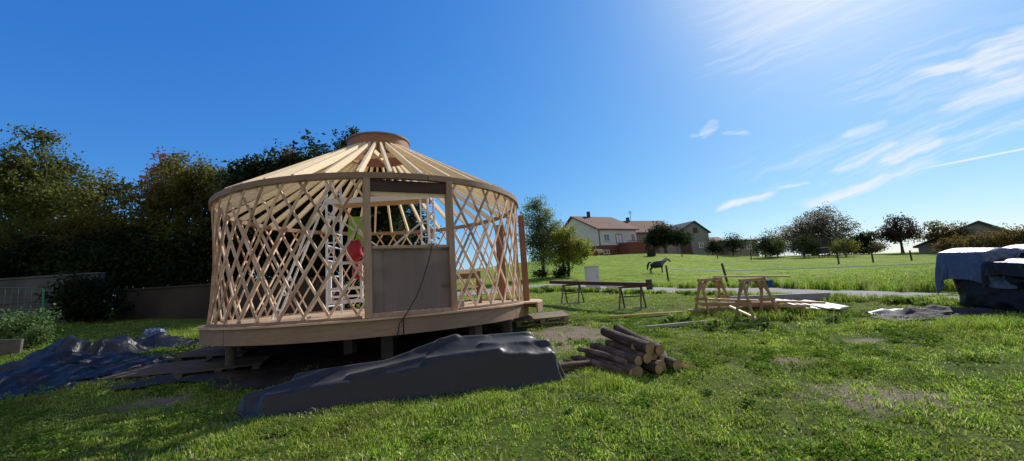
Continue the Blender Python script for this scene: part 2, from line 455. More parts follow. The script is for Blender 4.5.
for a, r, w in [(-134, 2.72, .15), (-70.5, 2.02, .19), (-97, 1.35, .17), (-40, 2.8, .17), (-15, 2.75, .16), (15, 2.7, .17), (50, 2.7, .17), (95, 2.6, .17), (140, 2.7, .17), (178, 2.75, .17), (-165, 2.7, .15), (0, 0.3, .17)]:
    x, y = r * math.cos(R(a)), r * math.sin(R(a)); zb = terr(CX + x, CY + y) - .03
    m_ = MB(); 
    if w == .15: m_.tube([(x, y, zb), (x, y, FZ - .035)], .08, 12)
    else: m_.box((x, y, (zb + FZ - .23) / 2), (w, w, FZ - .23 - zb), Matrix.Rotation(R(a), 3, 'Z'))
    m_.build('support_post', M['post'], plat, bevel=.008)

yurt = thing('yurt', 'unfinished timber yurt skeleton of crossed slats with bare roof poles', 'yurt', (CX, CY, 0))
LT = 3.40; LB = FZ + .004
def in_door(a):
    a = (a + math.pi) % (2 * math.pi) - math.pi
    return A1 + .012 < a < A2 - .012
NS = 50; DPH = R(24.0); sw, st = .035, .024
for layer, (sgn, rr) in enumerate(((1, RW + .010), (-1, RW - .010))):
    for k in range(NS):
        a0 = 2 * math.pi * (k + (.18 if layer else .0)) / NS + random.uniform(-.006, .006)
        nseg = 26; cur = []; runs = []
        for i in range(nseg + 1):
            f = i / nseg; a = a0 + sgn * DPH * f; z = LB + (LT - LB) * f
            if in_door(a):
                if len(cur) > 1: runs.append(cur)
                cur = []
            else:
                bulge = -.05 * math.sin(math.pi * f)
                cur.append(((rr + bulge) * math.cos(a), (rr + bulge) * math.sin(a), z, a))
        if len(cur) > 1: runs.append(cur)
        runs = [r for r in runs if len(r) > 3]
        if not runs: continue
        m_ = MB()
        for r_ in runs:
            vs = []; fs = []
            for i, (x, y, z, a) in enumerate(r_):
                p = Vector((x, y, z)); q0 = Vector(r_[max(0, i - 1)][:3]); q1 = Vector(r_[min(len(r_) - 1, i + 1)][:3])
                d = (q1 - q0).normalized(); nrm = Vector((math.cos(a), math.sin(a), 0)); s_ = d.cross(nrm).normalized()
                vs += [p + s_ * sw / 2 + nrm * st / 2, p - s_ * sw / 2 + nrm * st / 2, p - s_ * sw / 2 - nrm * st / 2, p + s_ * sw / 2 - nrm * st / 2]
            for i in range(len(r_) - 1):
                b = i * 4
                for q in range(4): fs.append((b + q, b + (q + 1) % 4, b + 4 + (q + 1) % 4, b + 4 + q))
            e = (len(r_) - 1) * 4
            fs += [(0, 1, 2, 3), (e + 3, e + 2, e + 1, e)]
            m_.add(vs, fs)
        m_.build('lattice_slat', M['lattice'], yurt)
# ring beam above the lattice
for a, b in ((-178, -118.3), (-118, -58.3), (-58, 1.7), (2, 61.7), (62, 121.7), (122, 181.7)):
    MB().arcbox(RW - .035, RW + .055, LT - .03, LT + .06, R(a), R(b), 16).build('ring_beam', M['ply'], yurt, smooth=True)
MB().arcbox(RW - .032, RW + .032, LB - .002, LB + .035, A2 + .03, B1 - .01, 20).build('sole_plate', M['ply'], yurt, smooth=True)
MB().arcbox(RW - .032, RW + .032, LB - .002, LB + .035, B2 + .02, A1 + 2 * math.pi - .03, 60).build('sole_plate', M['ply'], yurt, smooth=True)
# rafters on edge
ra = bpy.data.meshes.new('rafter')
NR = 40
for k in range(NR):
    a = 2 * math.pi * (k + .35) / NR
    c_, s_ = math.cos(a), math.sin(a); t_ = Vector((-s_, c_, 0)) * .022
    r0, z0, r1, z1 = RW + .035, LT + .085, .665, 4.835; hgt = .125
    P = [Vector((r0 * c_, r0 * s_, z0)), Vector((r1 * c_, r1 * s_, z1)), Vector((r1 * c_, r1 * s_, z1 - hgt)), Vector(((RW - .06) * c_, (RW - .06) * s_, LT + .012)), Vector((r0 * c_, r0 * s_, LT + .055))]
    MB().add([p + t_ for p in P] + [p - t_ for p in P], [(0, 1, 2, 3, 4), (9, 8, 7, 6, 5)] + [(i, 5 + i, 5 + (i + 1) % 5, (i + 1) % 5) for i in range(5)]).build('rafter', M['pine'], yurt)
cr = MB().arcbox(.60, .66, 4.68, 5.045, 0, 2 * math.pi * .9999, 48).build('crown_ring', M['crown'], yurt, smooth=True)
for k in range(2):
    MB().beam((-.6, 0, 4.74) if k == 0 else (0, -.6, 4.74), (.6, 0, 4.74) if k == 0 else (0, .6, 4.74), .045, .09 + .02 * k).build('crossbar', M['pine'], cr)
MB().arcbox(.655, .685, 5.02, 5.05, 0, 2 * math.pi * .9999, 48).build('rim', M['ply'], cr, smooth=True)

# front door frame
def polar(r, a, z): return Vector((r * math.cos(a), r * math.sin(a), z))
JW, JD = .095, .15
p1 = polar(RW, A1, 0); p2 = polar(RW, A2, 0); dv = (p2 - p1).normalized(); nv_ = Vector((dv.y, -dv.x, 0))
if nv_.dot(p1) < 0: nv_ = -nv_
rot = Matrix((dv, nv_, Vector((0, 0, 1)))).transposed()
df = MB().box(p1 + Vector((0, 0, (FZ + LT) / 2 - .015)), (JW, JD, LT - FZ - .035), rot).build('door_frame', M['frame'], yurt, bevel=.004)
MB().box(p2 + Vector((0, 0, (FZ + LT) / 2 - .015)), (JW, JD, LT - FZ - .035), rot).build('jamb', M['frame'], df, bevel=.004)
mid = (p1 + p2) / 2; wid = (p2 - p1).length - JW
MB().box(mid - nv_ * .02 + Vector((0, 0, 3.275)), (wid - .004, .09, .17), rot).build('lintel', M['darkwood'], df)
MB().box(mid - nv_ * .05 + Vector((0, 0, 3.16)), (wid - .004, .05, .055), rot).build('head_rail', M['pine'], df)
MB().box(mid + nv_ * .01 + Vector((0, 0, 2.325)), (wid - .004, .09, .045), rot).build('middle_rail', M['frame'], df, bevel=.003)
MB().box(mid + nv_ * .0 + Vector((0, 0, FZ + .03)), (wid - .004, .12, .055), rot).build('threshold', M['frame'], df, bevel=.003)
dp = MB().box(mid - nv_ * .012 + Vector((0, 0, 1.8325)), (wid - .008, .022, .93), rot).build('door_panel', M['panel'], yurt)
MB().box(mid + nv_ * .004 - dv * (wid / 2 - .17) + Vector((0, 0, 1.8325)), (.01, .008, .92), rot).build('panel_seam', M['panel'], dp)
# side door frame: deep red-brown boards standing radially
MB().box(polar(3.09, B1, (FZ + 3.13) / 2 + .002), (.13, .05, 3.13 - FZ), Matrix.Rotation(B1, 3, 'Z')).build('outer_post', M['redboard'], yurt, bevel=.004)
MB().box(polar(2.80, R(24), FZ + .93), (.20, .03, 1.84), Matrix.Rotation(R(20), 3, 'Z')).build('inner_board', M['redboard'], yurt, bevel=.003)
for h in (.55, 1.5):
    MB().box(p2 - dv * .12 + nv_ * .028 + Vector((0, 0, FZ + h * .6 + .08)), (.10, .006, .035), rot).build('hinge', M['steel'], yurt)
# ------------------------------------------------------------------ things in and on the yurt
sf = thing('scaffold_tower', 'silvery scaffold tower standing in the middle of the yurt floor', 'scaffold', (CX + .16, CY - .35, FZ), R(2))
for sx in (-1.02, 1.02):
    e = MB()
    e.tube([(sx, -.37, 0), (sx, -.37, 2.75)], .026, 8); e.tube([(sx, .37, 0), (sx, .37, 2.75)], .026, 8)
    for k in range(9): e.tube([(sx, -.37, .18 + k * .3), (sx, .37, .18 + k * .3)], .018, 6)
    e.build('end_frame', M['alu'], sf, smooth=True)
    m_ = MB(); m_.tube([(sx * .86, -.37, 1.05), (sx * .86, -.37, 2.7)], .018, 6)
    for k in range(6): m_.tube([(sx * .86, -.37, 1.15 + k * .28), (sx, -.37, 1.15 + k * .28)], .014, 6)
    m_.build('ladder_rung_frame', M['alu'], sf, smooth=True)
for y in (-.37, .37):
    MB().tube([(-1.02, y, .35), (1.02, y, .35)], .022, 6).build('rail', M['alu'], sf, smooth=True)
    MB().tube([(-1.02, y, 2.08), (1.02, y, .5)] if y < 0 else [(-1.02, y, .5), (1.02, y, 2.08)], .02, 6).build('brace', M['alu'], sf, smooth=True)
MB().box((0, 0, 2.30), (2.0, .62, .05)).build('work_platform', M['board'], sf)
MB().box((0, -.40, 2.27), (2.04, .03, .11)).build('toe_board', M['whitepaint'], sf)
fr = MB()
for x in (-.93, -.72, -.32): fr.box((x, -.44, .62), (.05, .04, .76))
fr.box((-.62, -.47, .25), (.72, .03, .07)); fr.box((-.62, -.47, .50), (.72, .03, .055)); fr.box((-.62, -.47, 1.0), (.72, .03, .055))
fr.build('white_guard', M['whitepaint'], sf)

ld = thing('ladder', 'long aluminium ladder leaning across inside the left half of the yurt', 'ladder', (CX, CY, 0))
m_ = MB(); a_ = Vector((-2.05, -.55, FZ + .01)); b_ = Vector((-.98, -.75, FZ + 2.36)); w_ = Vector((.15, -.02, .02))
MB().beam(a_, b_, .03, .045, up=(0, 1, 0)).build('stile', M['alu'], ld)
MB().beam(a_ + w_, b_ + w_, .03, .045, up=(0, 1, 0)).build('stile', M['alu'], ld)
for k in range(8):
    f = (k + .5) / 8; p = a_ + (b_ - a_) * f
    MB().tube([p, p + w_], .015, 6).build('rung', M['alu'], ld)
# red bundle
rb = thing('red_bag', 'shiny bright red bag hanging on the scaffold beside the doorway', 'bag', (CX + .31, CY - .95, FZ))
prof = [(.03, 1.30), (.09, 1.285), (.135, 1.22), (.15, 1.12), (.15, 1.0), (.13, .93), (.07, .90), (.0, .895)]
m_ = MB().lathe(prof, 20, (-.52, 0, .12)); m_.v = [(x + .03 * math.sin(z * 23 + x * 30), y + .02 * math.sin(z * 17), z + .02 * math.sin(x * 40)) for x, y, z in m_.v]; bag = m_.build('bag_body', M['red'], rb, smooth=True)
m_ = MB().lathe([(.03, .86), (.07, .83), (.085, .74), (.085, .64), (.06, .57), (.0, .56)], 16, (-.48, -.02, .10)); m_.build('lower_pouch', M['red'], rb, smooth=True)
MB().tube([(-.52, 0, 1.44), (-.52, .12, 1.62), (-.52, .24, 1.66), (-.52, .34, 1.63)], .012, 6).build('strap', M['black'], rb)
gb = MB().box((CX - .33, CY - .55, FZ + 1.66), (.34, .03, .62), Matrix.Rotation(R(4), 3, 'Y')).build('green_board', M['green'], bevel=.006)
tag(gb, 'lime green board fixed to the scaffold above the red bag', 'board')
# workbench and clutter at the right of the floor
wb = thing('workbench', 'low wooden workbench behind the right hand lattice of the yurt', 'workbench', (CX + 1.55, CY + .55, FZ), R(10))
MB().box((0, 0, .74), (1.15, .5, .05)).build('bench_top', M['pine'], wb)
MB().box((0, 0, .38), (1.0, .42, .04)).build('shelf', M['pine'], wb)
for x in (-.48, .48):
    for y in (-.2, .2): MB().box((x, y, .357), (.07, .07, .714)).build('leg', M['redboard'], wb)
MB().box((0, -.235, .62), (1.0, .03, .12)).build('apron', M['redboard'], wb)
for k, (x, y, h) in enumerate([(1.05, -1.15, .30), (1.17, -1.08, .26)]):
    m_ = MB().lathe([(0, 0), (.045, 0), (.05, .02), (.05, h * .6), (.018, h * .78), (.018, h), (0, h)], 14, (CX + x, CY + y, FZ)); o = m_.build('bottle', M['black'], smooth=True)
    tag(o, ['taller dark bottle on the yurt floor by the right door jamb', 'shorter dark bottle on the yurt floor by the right door jamb'][k], 'bottle')
wp = MB().box((CX + 1.55, CY - .95, FZ + .06), (.6, .25, .12), Matrix.Rotation(R(25), 3, 'Z')).build('timber_offcut', M['sheet'], bevel=.01)
tag(wp, 'pale timber offcut lying on the floor at the right of the yurt', 'timber')
# black cable
cab = polar(RW + .09, R(-58.0), 2.355); c1 = polar(RW + .13, R(-60.0), 2.0); c2 = polar(RW + .15, R(-63.5), 1.55); c3 = polar(3.16, R(-68.0), 1.2); c4 = polar(3.14, R(-68.6), 1.0)
pts = [polar(RW - .1, R(-57.8), 2.36), cab, polar(RW + .11, R(-58.6), 2.22), c1, polar(RW + .145, R(-61.6), 1.78), c2, polar(RW + .16, R(-65.8), 1.36), c3, c4, polar(3.05, R(-69), .93)]
o = MB().tube([p + Vector((CX, CY, 0)) for p in pts], .0085, 6).build('cable', M['black'], smooth=True)
tag(o, 'thin black cable trailing down over the grey door panel', 'cable')

# ------------------------------------------------------------------ grey fabric over a long heap
def drape(hf, c, lx, ly, rz, nu, nv, rest=1.0, drop=.9, steps=90, iters=8, bend=.25, seed=1, noise=.01, gap=.012, mu=.35, warp=.0):
    """lets a rectangular cloth fall onto the height field hf and returns its grid"""
    rng = np.random.default_rng(seed)
    U, V_ = np.meshgrid(np.linspace(-.5, .5, nu), np.linspace(-.5, .5, nv), indexing='ij')
    ca, sa = math.cos(rz), math.sin(rz)
    wx = warp * (vnoise(V_ * 3 + 4, U * 2 + 9, seed) - .5); wy = warp * (vnoise(U * 4 + 4, V_ * 2 + 2, seed + 3) - .5)
    x = (U + wx * np.abs(U) * 2) * lx; y = (V_ + wy * np.abs(V_) * 2) * ly
    X = c[0] + ca * x - sa * y; Y = c[1] + sa * x + ca * y
    Z = np.full_like(X, float(hf(X, Y).max()) + .06) if drop is None else hf(X, Y) + drop
    P = np.stack([X, Y, Z + rng.normal(0, noise, X.shape) + noise * 3 * (fbm(X * 3, Y * 3, seed + 9) - .5)], 2); Q = P.copy()
    du = np.linalg.norm(P[1:, :, :2] - P[:-1, :, :2], axis=2).mean() * rest; dv = np.linalg.norm(P[:, 1:, :2] - P[:, :-1, :2], axis=2).mean() * rest; dd = math.hypot(du, dv)
    def solve(A, B, L, k):
        d = B - A; l = np.sqrt((d * d).sum(-1)) + 1e-9; f = (k * .5 * (l - L) / l)[..., None] * d
        A += f; B -= f
    for st in range(steps):
        vel = (P - Q) * .965; Q = P.copy(); P = P + vel; P[:, :, 2] -= .0026
        for _ in range(iters):
            for o in (0, 1):
                n_ = (nu - o) // 2; solve(P[o:o + 2 * n_:2], P[o + 1:o + 2 * n_:2], du, 1.0)
                n_ = (nv - o) // 2; solve(P[:, o:o + 2 * n_:2], P[:, o + 1:o + 2 * n_:2], dv, 1.0)
            for o in (0, 1):
                n_ = (nu - o) // 2
                solve(P[o:o + 2 * n_:2, :-1], P[o + 1:o + 2 * n_:2, 1:], dd, .3); solve(P[o:o + 2 * n_:2, 1:], P[o + 1:o + 2 * n_:2, :-1], dd, .3)
        for o in range(4):
            m_ = (nu - o) // 4
            if m_ > 0: solve(P[o:o + 4 * m_ - 2:4], P[o + 2:o + 4 * m_:4], 2 * du, bend)
            m_ = (nv - o) // 4
            if m_ > 0: solve(P[:, o:o + 4 * m_ - 2:4], P[:, o + 2:o + 4 * m_:4], 2 * dv, bend)
        x, y = P[:, :, 0], P[:, :, 1]; h = hf(x, y); pen = h + gap - P[:, :, 2]
        e = .015; hx = (hf(x + e, y) - h) / e; hy = (hf(x, y + e) - h) / e; hx = np.clip(hx, -6, 6); hy = np.clip(hy, -6, 6)
        nz = 1 / np.sqrt(1 + hx * hx + hy * hy); k = np.where(pen > 0, pen * nz, 0)
        k = np.minimum(k, .08)
        P[:, :, 0] -= hx * nz * k; P[:, :, 1] -= hy * nz * k; P[:, :, 2] += nz * k
        t_ = (pen > 0)[..., None]; Q = np.where(t_, Q + (P - Q) * mu, Q)
    P[:, :, 2] = np.maximum(P[:, :, 2], terr_np(P[:, :, 0], P[:, :, 1]) + .008)
    return P
def cloth_obj(name, P, m, parent=None, label=None, cat='tarp', origin=None):
    o = MB().grid(P[:, :, 0], P[:, :, 1], P[:, :, 2]).build(name, m, parent, smooth=True, origin=origin)
    for e in o.data.edges: e.use_edge_sharp = False
    sb = o.modifiers.new('sub', 'SUBSURF'); sb.levels = 1; sb.render_levels = 1
    if label: tag(o, label, cat)
    return o
def heap():
    Lp = Vector((-3.12, 4.95, 0)); Rp = Vector((.42, 5.55, 0)); ax = (Rp - Lp); L = ax.length; ax.normalize(); lat = Vector((-ax.y, ax.x, 0))
    us = [-.03, .0, .08, .18, .33, .45, .55, .62, .70, .80, .90, .97, 1.0]; hs = [.10, .17, .28, .33, .35, .39, .45, .53, .545, .53, .50, .40, .22]; rs = [.14, .2, .26, .28, .28, .30, .33, .35, .36, .36, .34, .28, .2]
    bars = [((-.02, -.05, .20), (.22, .02, .36)), ((.12, .10, .34), (.46, .04, .385)), ((.30, -.13, .30), (.58, -.06, .42)), ((.42, .05, .39), (.66, .10, .60)), ((.60, .06, .56), (.93, .12, .555)),
            ((.56, -.16, .40), (.80, -.20, .44)), ((.74, -.10, .50), (.985, -.03, .46)), ((.66, .26, .40), (.95, .24, .44)), ((.05, -.17, .20), (.30, -.20, .24)), ((.84, -.22, .36), (.99, -.16, .33))]
    def hf(x, y):
        dx = x - Lp.x; dy = y - Lp.y; u = (dx * ax.x + dy * ax.y) / L; v = dx * lat.x + dy * lat.y
        hh = np.interp(u, us, hs, 0, 0); rr = np.interp(u, us, rs, .01, .01)
        b = .74 * hh * np.clip(1.25 * (1 - np.abs(v / rr) ** 4), 0, 1) * ((u > -.03) & (u < 1.0))
        for (p, q) in bars:
            du_ = (q[0] - p[0]) * L; dv_ = q[1] - p[1]; l2 = du_ ** 2 + dv_ ** 2
            t_ = np.clip(((u - p[0]) * L * du_ + (v - p[1]) * dv_) / l2, 0, 1)
            d = np.hypot((u - p[0]) * L - t_ * du_, (v - p[1]) - t_ * dv_)
            b = np.maximum(b, (p[2] + (q[2] - p[2]) * t_) * np.clip(1.6 - d / .06, 0, 1))
        return terr_np(x, y) + b
    P = drape(hf, ((Lp.x + Rp.x) / 2 + .06, (Lp.y + Rp.y) / 2 - .06), L + .60, 1.66, math.atan2(ax.y, ax.x), 176, 64, 1.035, None, 80, 8, .06, 4, .022, warp=.12)
    cloth_obj('covered_heap', P, M['fabric'], None, 'long heap under a dark grey woven ground cloth in front of the yurt')
heap()
def log_mesh(L, r, seed, taper=.9, sides=14):
    rnd = random.Random(seed); m_ = MB(); n = 9; pts = []; rs = []
    bx, by = rnd.uniform(-.03, .03), rnd.uniform(-.02, .02)
    for i in range(n):
        f = i / (n - 1); pts.append((bx * math.sin(f * 3.1), -L / 2 + L * f, by * math.sin(f * 3.1))); rs.append(r * (1 - (1 - taper) * f) * rnd.uniform(.96, 1.04))
    m_.tube(pts, rs, sides, cap=False)
    return m_, pts, rs
def make_log(L, r, loc, yaw, pitch, label, seed, group=None, name='log', split=False):
    m_, pts, rs = log_mesh(L, r, seed)
    rnd = random.Random(seed + 99)
    m_.v = [(x * (1 + rnd.uniform(-.05, .05)), y, z * (1 + rnd.uniform(-.05, .05))) for x, y, z in m_.v]
    o = m_.build(name, M['bark'], smooth=True)
    o.location = loc; o.rotation_euler = (pitch, 0, yaw)
    n = 14
    for e, idx in ((0, range(0, n)), (1, range(len(m_.v) - n, len(m_.v)))):
        ring = [Vector(m_.v[i]) for i in idx]; c = sum(ring, Vector()) / n
        d = Vector((0, -.004 if e == 0 else .004, 0))
        MB().add([c + d * 1.5] + [c + (p - c) * .97 + d for p in ring], [(0, 1 + i, 1 + (i + 1) % n) for i in range(n)]).build('cut_end', M['logend'], o)
    return tag(o, label, 'log', group)
# poles that stick out of the heap's right end
for k, (x, y, z, yaw, r, L, lab) in enumerate([(.62, 5.62, .10, -58, .042, .95, 'upper of the two bare poles sticking out beyond the grey cloth'), (.46, 5.56, .05, -62, .055, .9, 'lower and thicker of the two poles sticking out beyond the grey cloth')]):
    o = make_log(L, r, (x, y, terr(x, y) + z), R(yaw), R(-4), lab, 300 + k, name='pole'); o['category'] = 'pole'

def added_shade_cloth():  # dark cloth added so the ground round the platform reads as deep shade
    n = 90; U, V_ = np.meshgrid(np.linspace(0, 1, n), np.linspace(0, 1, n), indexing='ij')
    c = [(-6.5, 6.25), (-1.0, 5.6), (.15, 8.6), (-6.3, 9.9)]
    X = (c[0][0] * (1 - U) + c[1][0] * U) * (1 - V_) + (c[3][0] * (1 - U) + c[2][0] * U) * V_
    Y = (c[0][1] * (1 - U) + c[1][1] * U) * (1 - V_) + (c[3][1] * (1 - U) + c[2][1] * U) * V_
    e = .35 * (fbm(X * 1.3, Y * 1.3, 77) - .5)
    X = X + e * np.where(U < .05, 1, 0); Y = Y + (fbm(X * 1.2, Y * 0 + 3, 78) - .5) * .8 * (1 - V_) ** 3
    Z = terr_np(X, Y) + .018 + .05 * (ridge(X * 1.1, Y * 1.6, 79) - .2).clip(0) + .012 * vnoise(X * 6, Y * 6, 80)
    o = MB().grid(X, Y, Z).build('added_shade_cloth', M['cloth'], smooth=True)
    tag(o, 'flat dark ground cloth added to deepen the shade under and in front of the platform', 'ground cloth')
added_shade_cloth()

# ------------------------------------------------------------------ log pile (axis runs away from the camera to the left)
LY = R(12)                                           # log axis: local +y turned towards back left
axis = Vector((-math.sin(LY), math.cos(LY), 0)); side = Vector((math.cos(LY), math.sin(LY), 0))
pc = Vector((1.52, 5.80, 0))
LOGS = [  # side offset, height, along offset, length, radius, yaw jitter, pitch, label
    (-.50, .055, .10, 1.05, .060, 9, 0, 'thin log at the far left of the bottom row of the pile'),
    (-.34, .070, .02, 1.15, .075, 4, 0, 'log in the bottom row of the pile next to the left edge'),
    (-.16, .085, -.02, 1.10, .085, -3, 0, 'thick log in the middle of the bottom row of the pile'),
    (.02, .080, -.06, 1.05, .080, 3, 0, 'bottom row log with its end under the pile middle'),
    (.19, .080, -.04, 1.00, .078, -4, 0, 'bottom row log one in from the right edge of the pile'),
    (.36, .080, -.08, 1.00, .080, -2, 0, 'large end log at the right edge of the pile'),
    (-.25, .215, .02, 1.05, .072, 6, 1, 'mossy second row log at the left of the pile'),
    (-.07, .235, .0, 1.05, .078, 2, 1, 'second row log under the topmost log of the pile'),
    (.11, .225, .02, 1.0, .070, -3, 0, 'second row log in the middle of the pile'),
    (.28, .215, .10, .95, .062, -5, 0, 'small second row log above the right edge of the pile'),
    (-.06, .385, .02, 1.12, .092, 4, 3, 'thickest topmost log lying on the pile'),
    (.13, .365, .06, 1.25, .080, 0, 5, 'long raised log leaning over the back of the pile'),
    (-.62, .045, .16, .80, .045, 16, 0, 'short thin log lying apart at the left foot of the pile'),
    (-.40, .175, .10, .95, .050, 11, 2, 'thin dark log on the left shoulder of the pile'),
    (.02, .350, .12, .85, .045, -8, 3, 'thin log wedged between the two topmost logs of the pile'),
    (.40, .205, .18, .80, .045, -12, 1, 'thin log on the right shoulder of the pile'),
    (.50, .050, .06, .75, .048, -14, 0, 'thin log lying at the right foot of the pile'),
]
for i, (s_, h, al, L, r, yj, pj, lab) in enumerate(LOGS):
    p = pc + side * s_ + axis * al
    make_log(L * .95, r * .84, (p.x, p.y, terr(p.x, p.y) + h * .90 - .01), LY + R(yj * 1.9), R(pj + 4), lab, 40 + i, 'logs in the pile')
# pale split stake at the right foot of the pile
o = MB().add([(-.25, -.05, 0), (-.25, .05, 0), (-.25, .0, .07), (.2, -.02, .0), (.2, .02, 0), (.2, 0, .025)], [(0, 1, 2), (3, 5, 4), (0, 3, 4, 1), (1, 4, 5, 2), (2, 5, 3, 0)]).build('split_stake', M['yellowboard'])
o.location = (2.02, 5.42, terr(2.02, 5.42) + .03); o.rotation_euler = (0, R(8), R(-38)); tag(o, 'pale split stake lying at the right foot of the log pile', 'stake')

# ------------------------------------------------------------------ pallets
def pallet_proto(label, key='pallet'):
    t = thing('pallet', label, 'pallet', group='wooden pallets')
    for k in range(7): MB().box((0, -.36 + k * .12, .133), (1.2, .092, .022)).build('deck_board', M[key], t, bevel=.003)
    for x in (-.52, 0, .52):
        MB().box((x, 0, .111), (.10, .8, .020)).build('stringer', M[key], t)
        for y in (-.34, 0, .34): MB().box((x, y, .061), (.10, .12, .078)).build('block', M[key], t)
    for y in (-.34, 0, .34): MB().box((0, y, .011), (1.2, .095, .02)).build('bottom_board', M[key], t)
    return t
def settle(o, x, y, rz, dz=0, w=.5):
    zx = (terr(x + w, y) - terr(x - w, y)) / (2 * w); zy = (terr(x, y + w) - terr(x, y - w)) / (2 * w)
    nrm = Vector((-zx, -zy, 1)).normalized(); q = Vector((0, 0, 1)).rotation_difference(nrm)
    o.rotation_mode = 'QUATERNION'; o.rotation_quaternion = q @ Matrix.Rotation(rz, 3, 'Z').to_quaternion()
    o.location = (x, y, terr(x, y) + dz)
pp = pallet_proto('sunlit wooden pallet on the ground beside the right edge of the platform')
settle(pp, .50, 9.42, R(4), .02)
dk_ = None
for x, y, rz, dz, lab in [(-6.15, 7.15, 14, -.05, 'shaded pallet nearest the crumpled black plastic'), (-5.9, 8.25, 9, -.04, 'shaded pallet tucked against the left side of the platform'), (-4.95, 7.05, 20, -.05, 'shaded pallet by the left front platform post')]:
    if dk_ is None: c = dk_ = pallet_proto(lab, 'shadepallet')
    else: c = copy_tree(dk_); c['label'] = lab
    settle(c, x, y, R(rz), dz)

# ------------------------------------------------------------------ sawhorses, boards and sheets
def sawhorse_proto(label):
    t = thing('sawhorse', label, 'sawhorse', group='wooden sawhorses')
    H_, Lh = .76, .29
    MB().box((0, 0, H_), (.70, .06, .06)).build('top_beam', M['sawhorse'], t, bevel=.004)
    for sx in (-1, 1):
        for sy in (-1, 1):
            MB().beam((sx * Lh, sy * .02, H_ - .035), (sx * (Lh + .07), sy * .20, 0), .05, .03, up=(1, 0, 0)).build('leg', M['sawhorse'], t, bevel=.003)
            pts = [(sx * (Lh + .02), sy * .07, .50), (sx * (Lh - .05), sy * .055, .60), (sx * (Lh - .12), sy * .04, .68), (sx * (Lh - .20), sy * .03, .73)]
            MB().tube(pts, .022, 6).build('brace', M['sawhorse'], t)
        MB().beam((sx * (Lh + .045), -.17, .36), (sx * (Lh + .045), .17, .36), .03, .06).build('cross_rail', M['sawhorse'], t)
    return t
sh = sawhorse_proto('wooden sawhorse nearer to the camera, with the blue tub hanging at its right end')
sh.location = (4.72, 8.25, terr(4.72, 8.25) - .01); sh.rotation_euler = (0, 0, R(22))
s2 = copy_tree(sh); s2['label'] = 'wooden sawhorse farther back at the left end of the stacked boards'
s2.location = (4.33, 9.2, terr(4.33, 9.2) - .01); s2.rotation_euler = (0, 0, R(22))
def plank(name, a, b, w, h, m, label, cat='board', group=None, za=0, zb=0, ground=True, roll=0):
    A = Vector((a[0], a[1], (terr(*a) if ground else 0) + za)); B = Vector((b[0], b[1], (terr(*b) if ground else 0) + zb))
    c = (A + B) / 2
    o = MB().beam(A - c, B - c, w, h, roll=roll).build(name, m, bevel=.004); o.location = c
    return tag(o, label, cat, group)
plank('board', (4.46, 9.24), (5.30, 7.98), .10, .028, M['board'], 'long thin board laid across the tops of both sawhorses', za=.800, zb=.805)
BG = 'boards stacked under the sawhorses'
for i, (a, b, za, zb, w, h, lab) in enumerate([
    ((3.95, 9.45), (6.05, 8.95), .05, .05, .20, .05, 'lowest board of the stack under the sawhorses'),
    ((3.75, 9.2), (5.9, 8.75), .11, .10, .18, .05, 'reddish board second from the bottom under the sawhorses'),
    ((4.1, 9.3), (5.85, 8.35), .20, .14, .16, .05, 'board in the middle of the stack under the sawhorses'),
    ((4.05, 9.35), (6.15, 8.35), .33, .20, .20, .04, 'pale topmost board slanting down under the sawhorses'),
    ((3.9, 9.05), (5.3, 8.5), .27, .22, .12, .05, 'short board on the left side of the stack under the sawhorses')]):
    plank('board', a, b, w, h, M['board' if i % 2 == 0 or i == 3 else 'sawhorse'], lab, group=BG, za=za, zb=zb)
plank('board', (4.30, 8.45), (4.60, 8.05), .07, .03, M['pine'], 'short pale board leaning down in front of the stack', za=.24, zb=.02)
plank('concrete_beam', (5.35, 10.55), (7.45, 9.95), .22, .16, M['kerb'], 'long grey concrete beam lying behind the stacked boards', 'beam', za=.08, zb=.08)
plank('yellow_timber', (2.05, 9.40), (3.75, 9.48), .08, .04, M['yellowboard'], 'yellowish timber lying in the grass left of the sawhorses', 'timber', za=.04, zb=.04)
plank('grey_pole', (2.42, 7.95), (4.14, 8.15), .07, .06, M['greywood'], 'weathered grey pole lying in the grass in front of the sawhorses', 'pole', za=.04, zb=.04)
for i, (dx, m_, lab) in enumerate([(0, 'sheet', 'white sheet strip nearest the stacked boards'), (.17, 'darksheet', 'dark sheet strip between the two left white strips'), (.30, 'sheet', 'second white sheet strip from the boards'), (.46, 'darksheet', 'dark sheet strip beside the broad white sheet'), (.66, 'sheet', 'broad white sheet at the right end of the fan')]):
    w = .34 if i == 4 else .16
    a0 = Vector((5.62 + dx * .95, 9.35 - dx * .25, 0)); b0 = Vector((5.95 + dx * 1.05, 8.45 - dx * .35 + (.25 if i == 4 else 0), 0))
    nu, nv = 14, 5
    U, V_ = np.meshgrid(np.linspace(0, 1, nu), np.linspace(-.5, .5, nv), indexing='ij')
    d = (b0 - a0).normalized(); s_ = Vector((-d.y, d.x, 0))
    X = a0.x + (b0.x - a0.x) * U + s_.x * V_ * w; Y = a0.y + (b0.y - a0.y) * U + s_.y * V_ * w
    Z = terr_np(X, Y) + .05 + .16 * (1 - U) * (1 - .15 * i) + .02 * vnoise(U * 4, V_ * 3, i) + .004 * i
    o = MB().grid(X, Y, Z).build('sheet_strip', M[m_], smooth=True); sol = o.modifiers.new('thick', 'SOLIDIFY'); sol.thickness = .008
    tag(o, lab, 'sheet', 'sheets fanned out at the end of the boards')
tb = thing('blue_tub', 'small blue plastic tub hanging at the right end of the nearer sawhorse', 'tub', (5.13, 8.42, terr(5.13, 8.42) + .555), R(20))
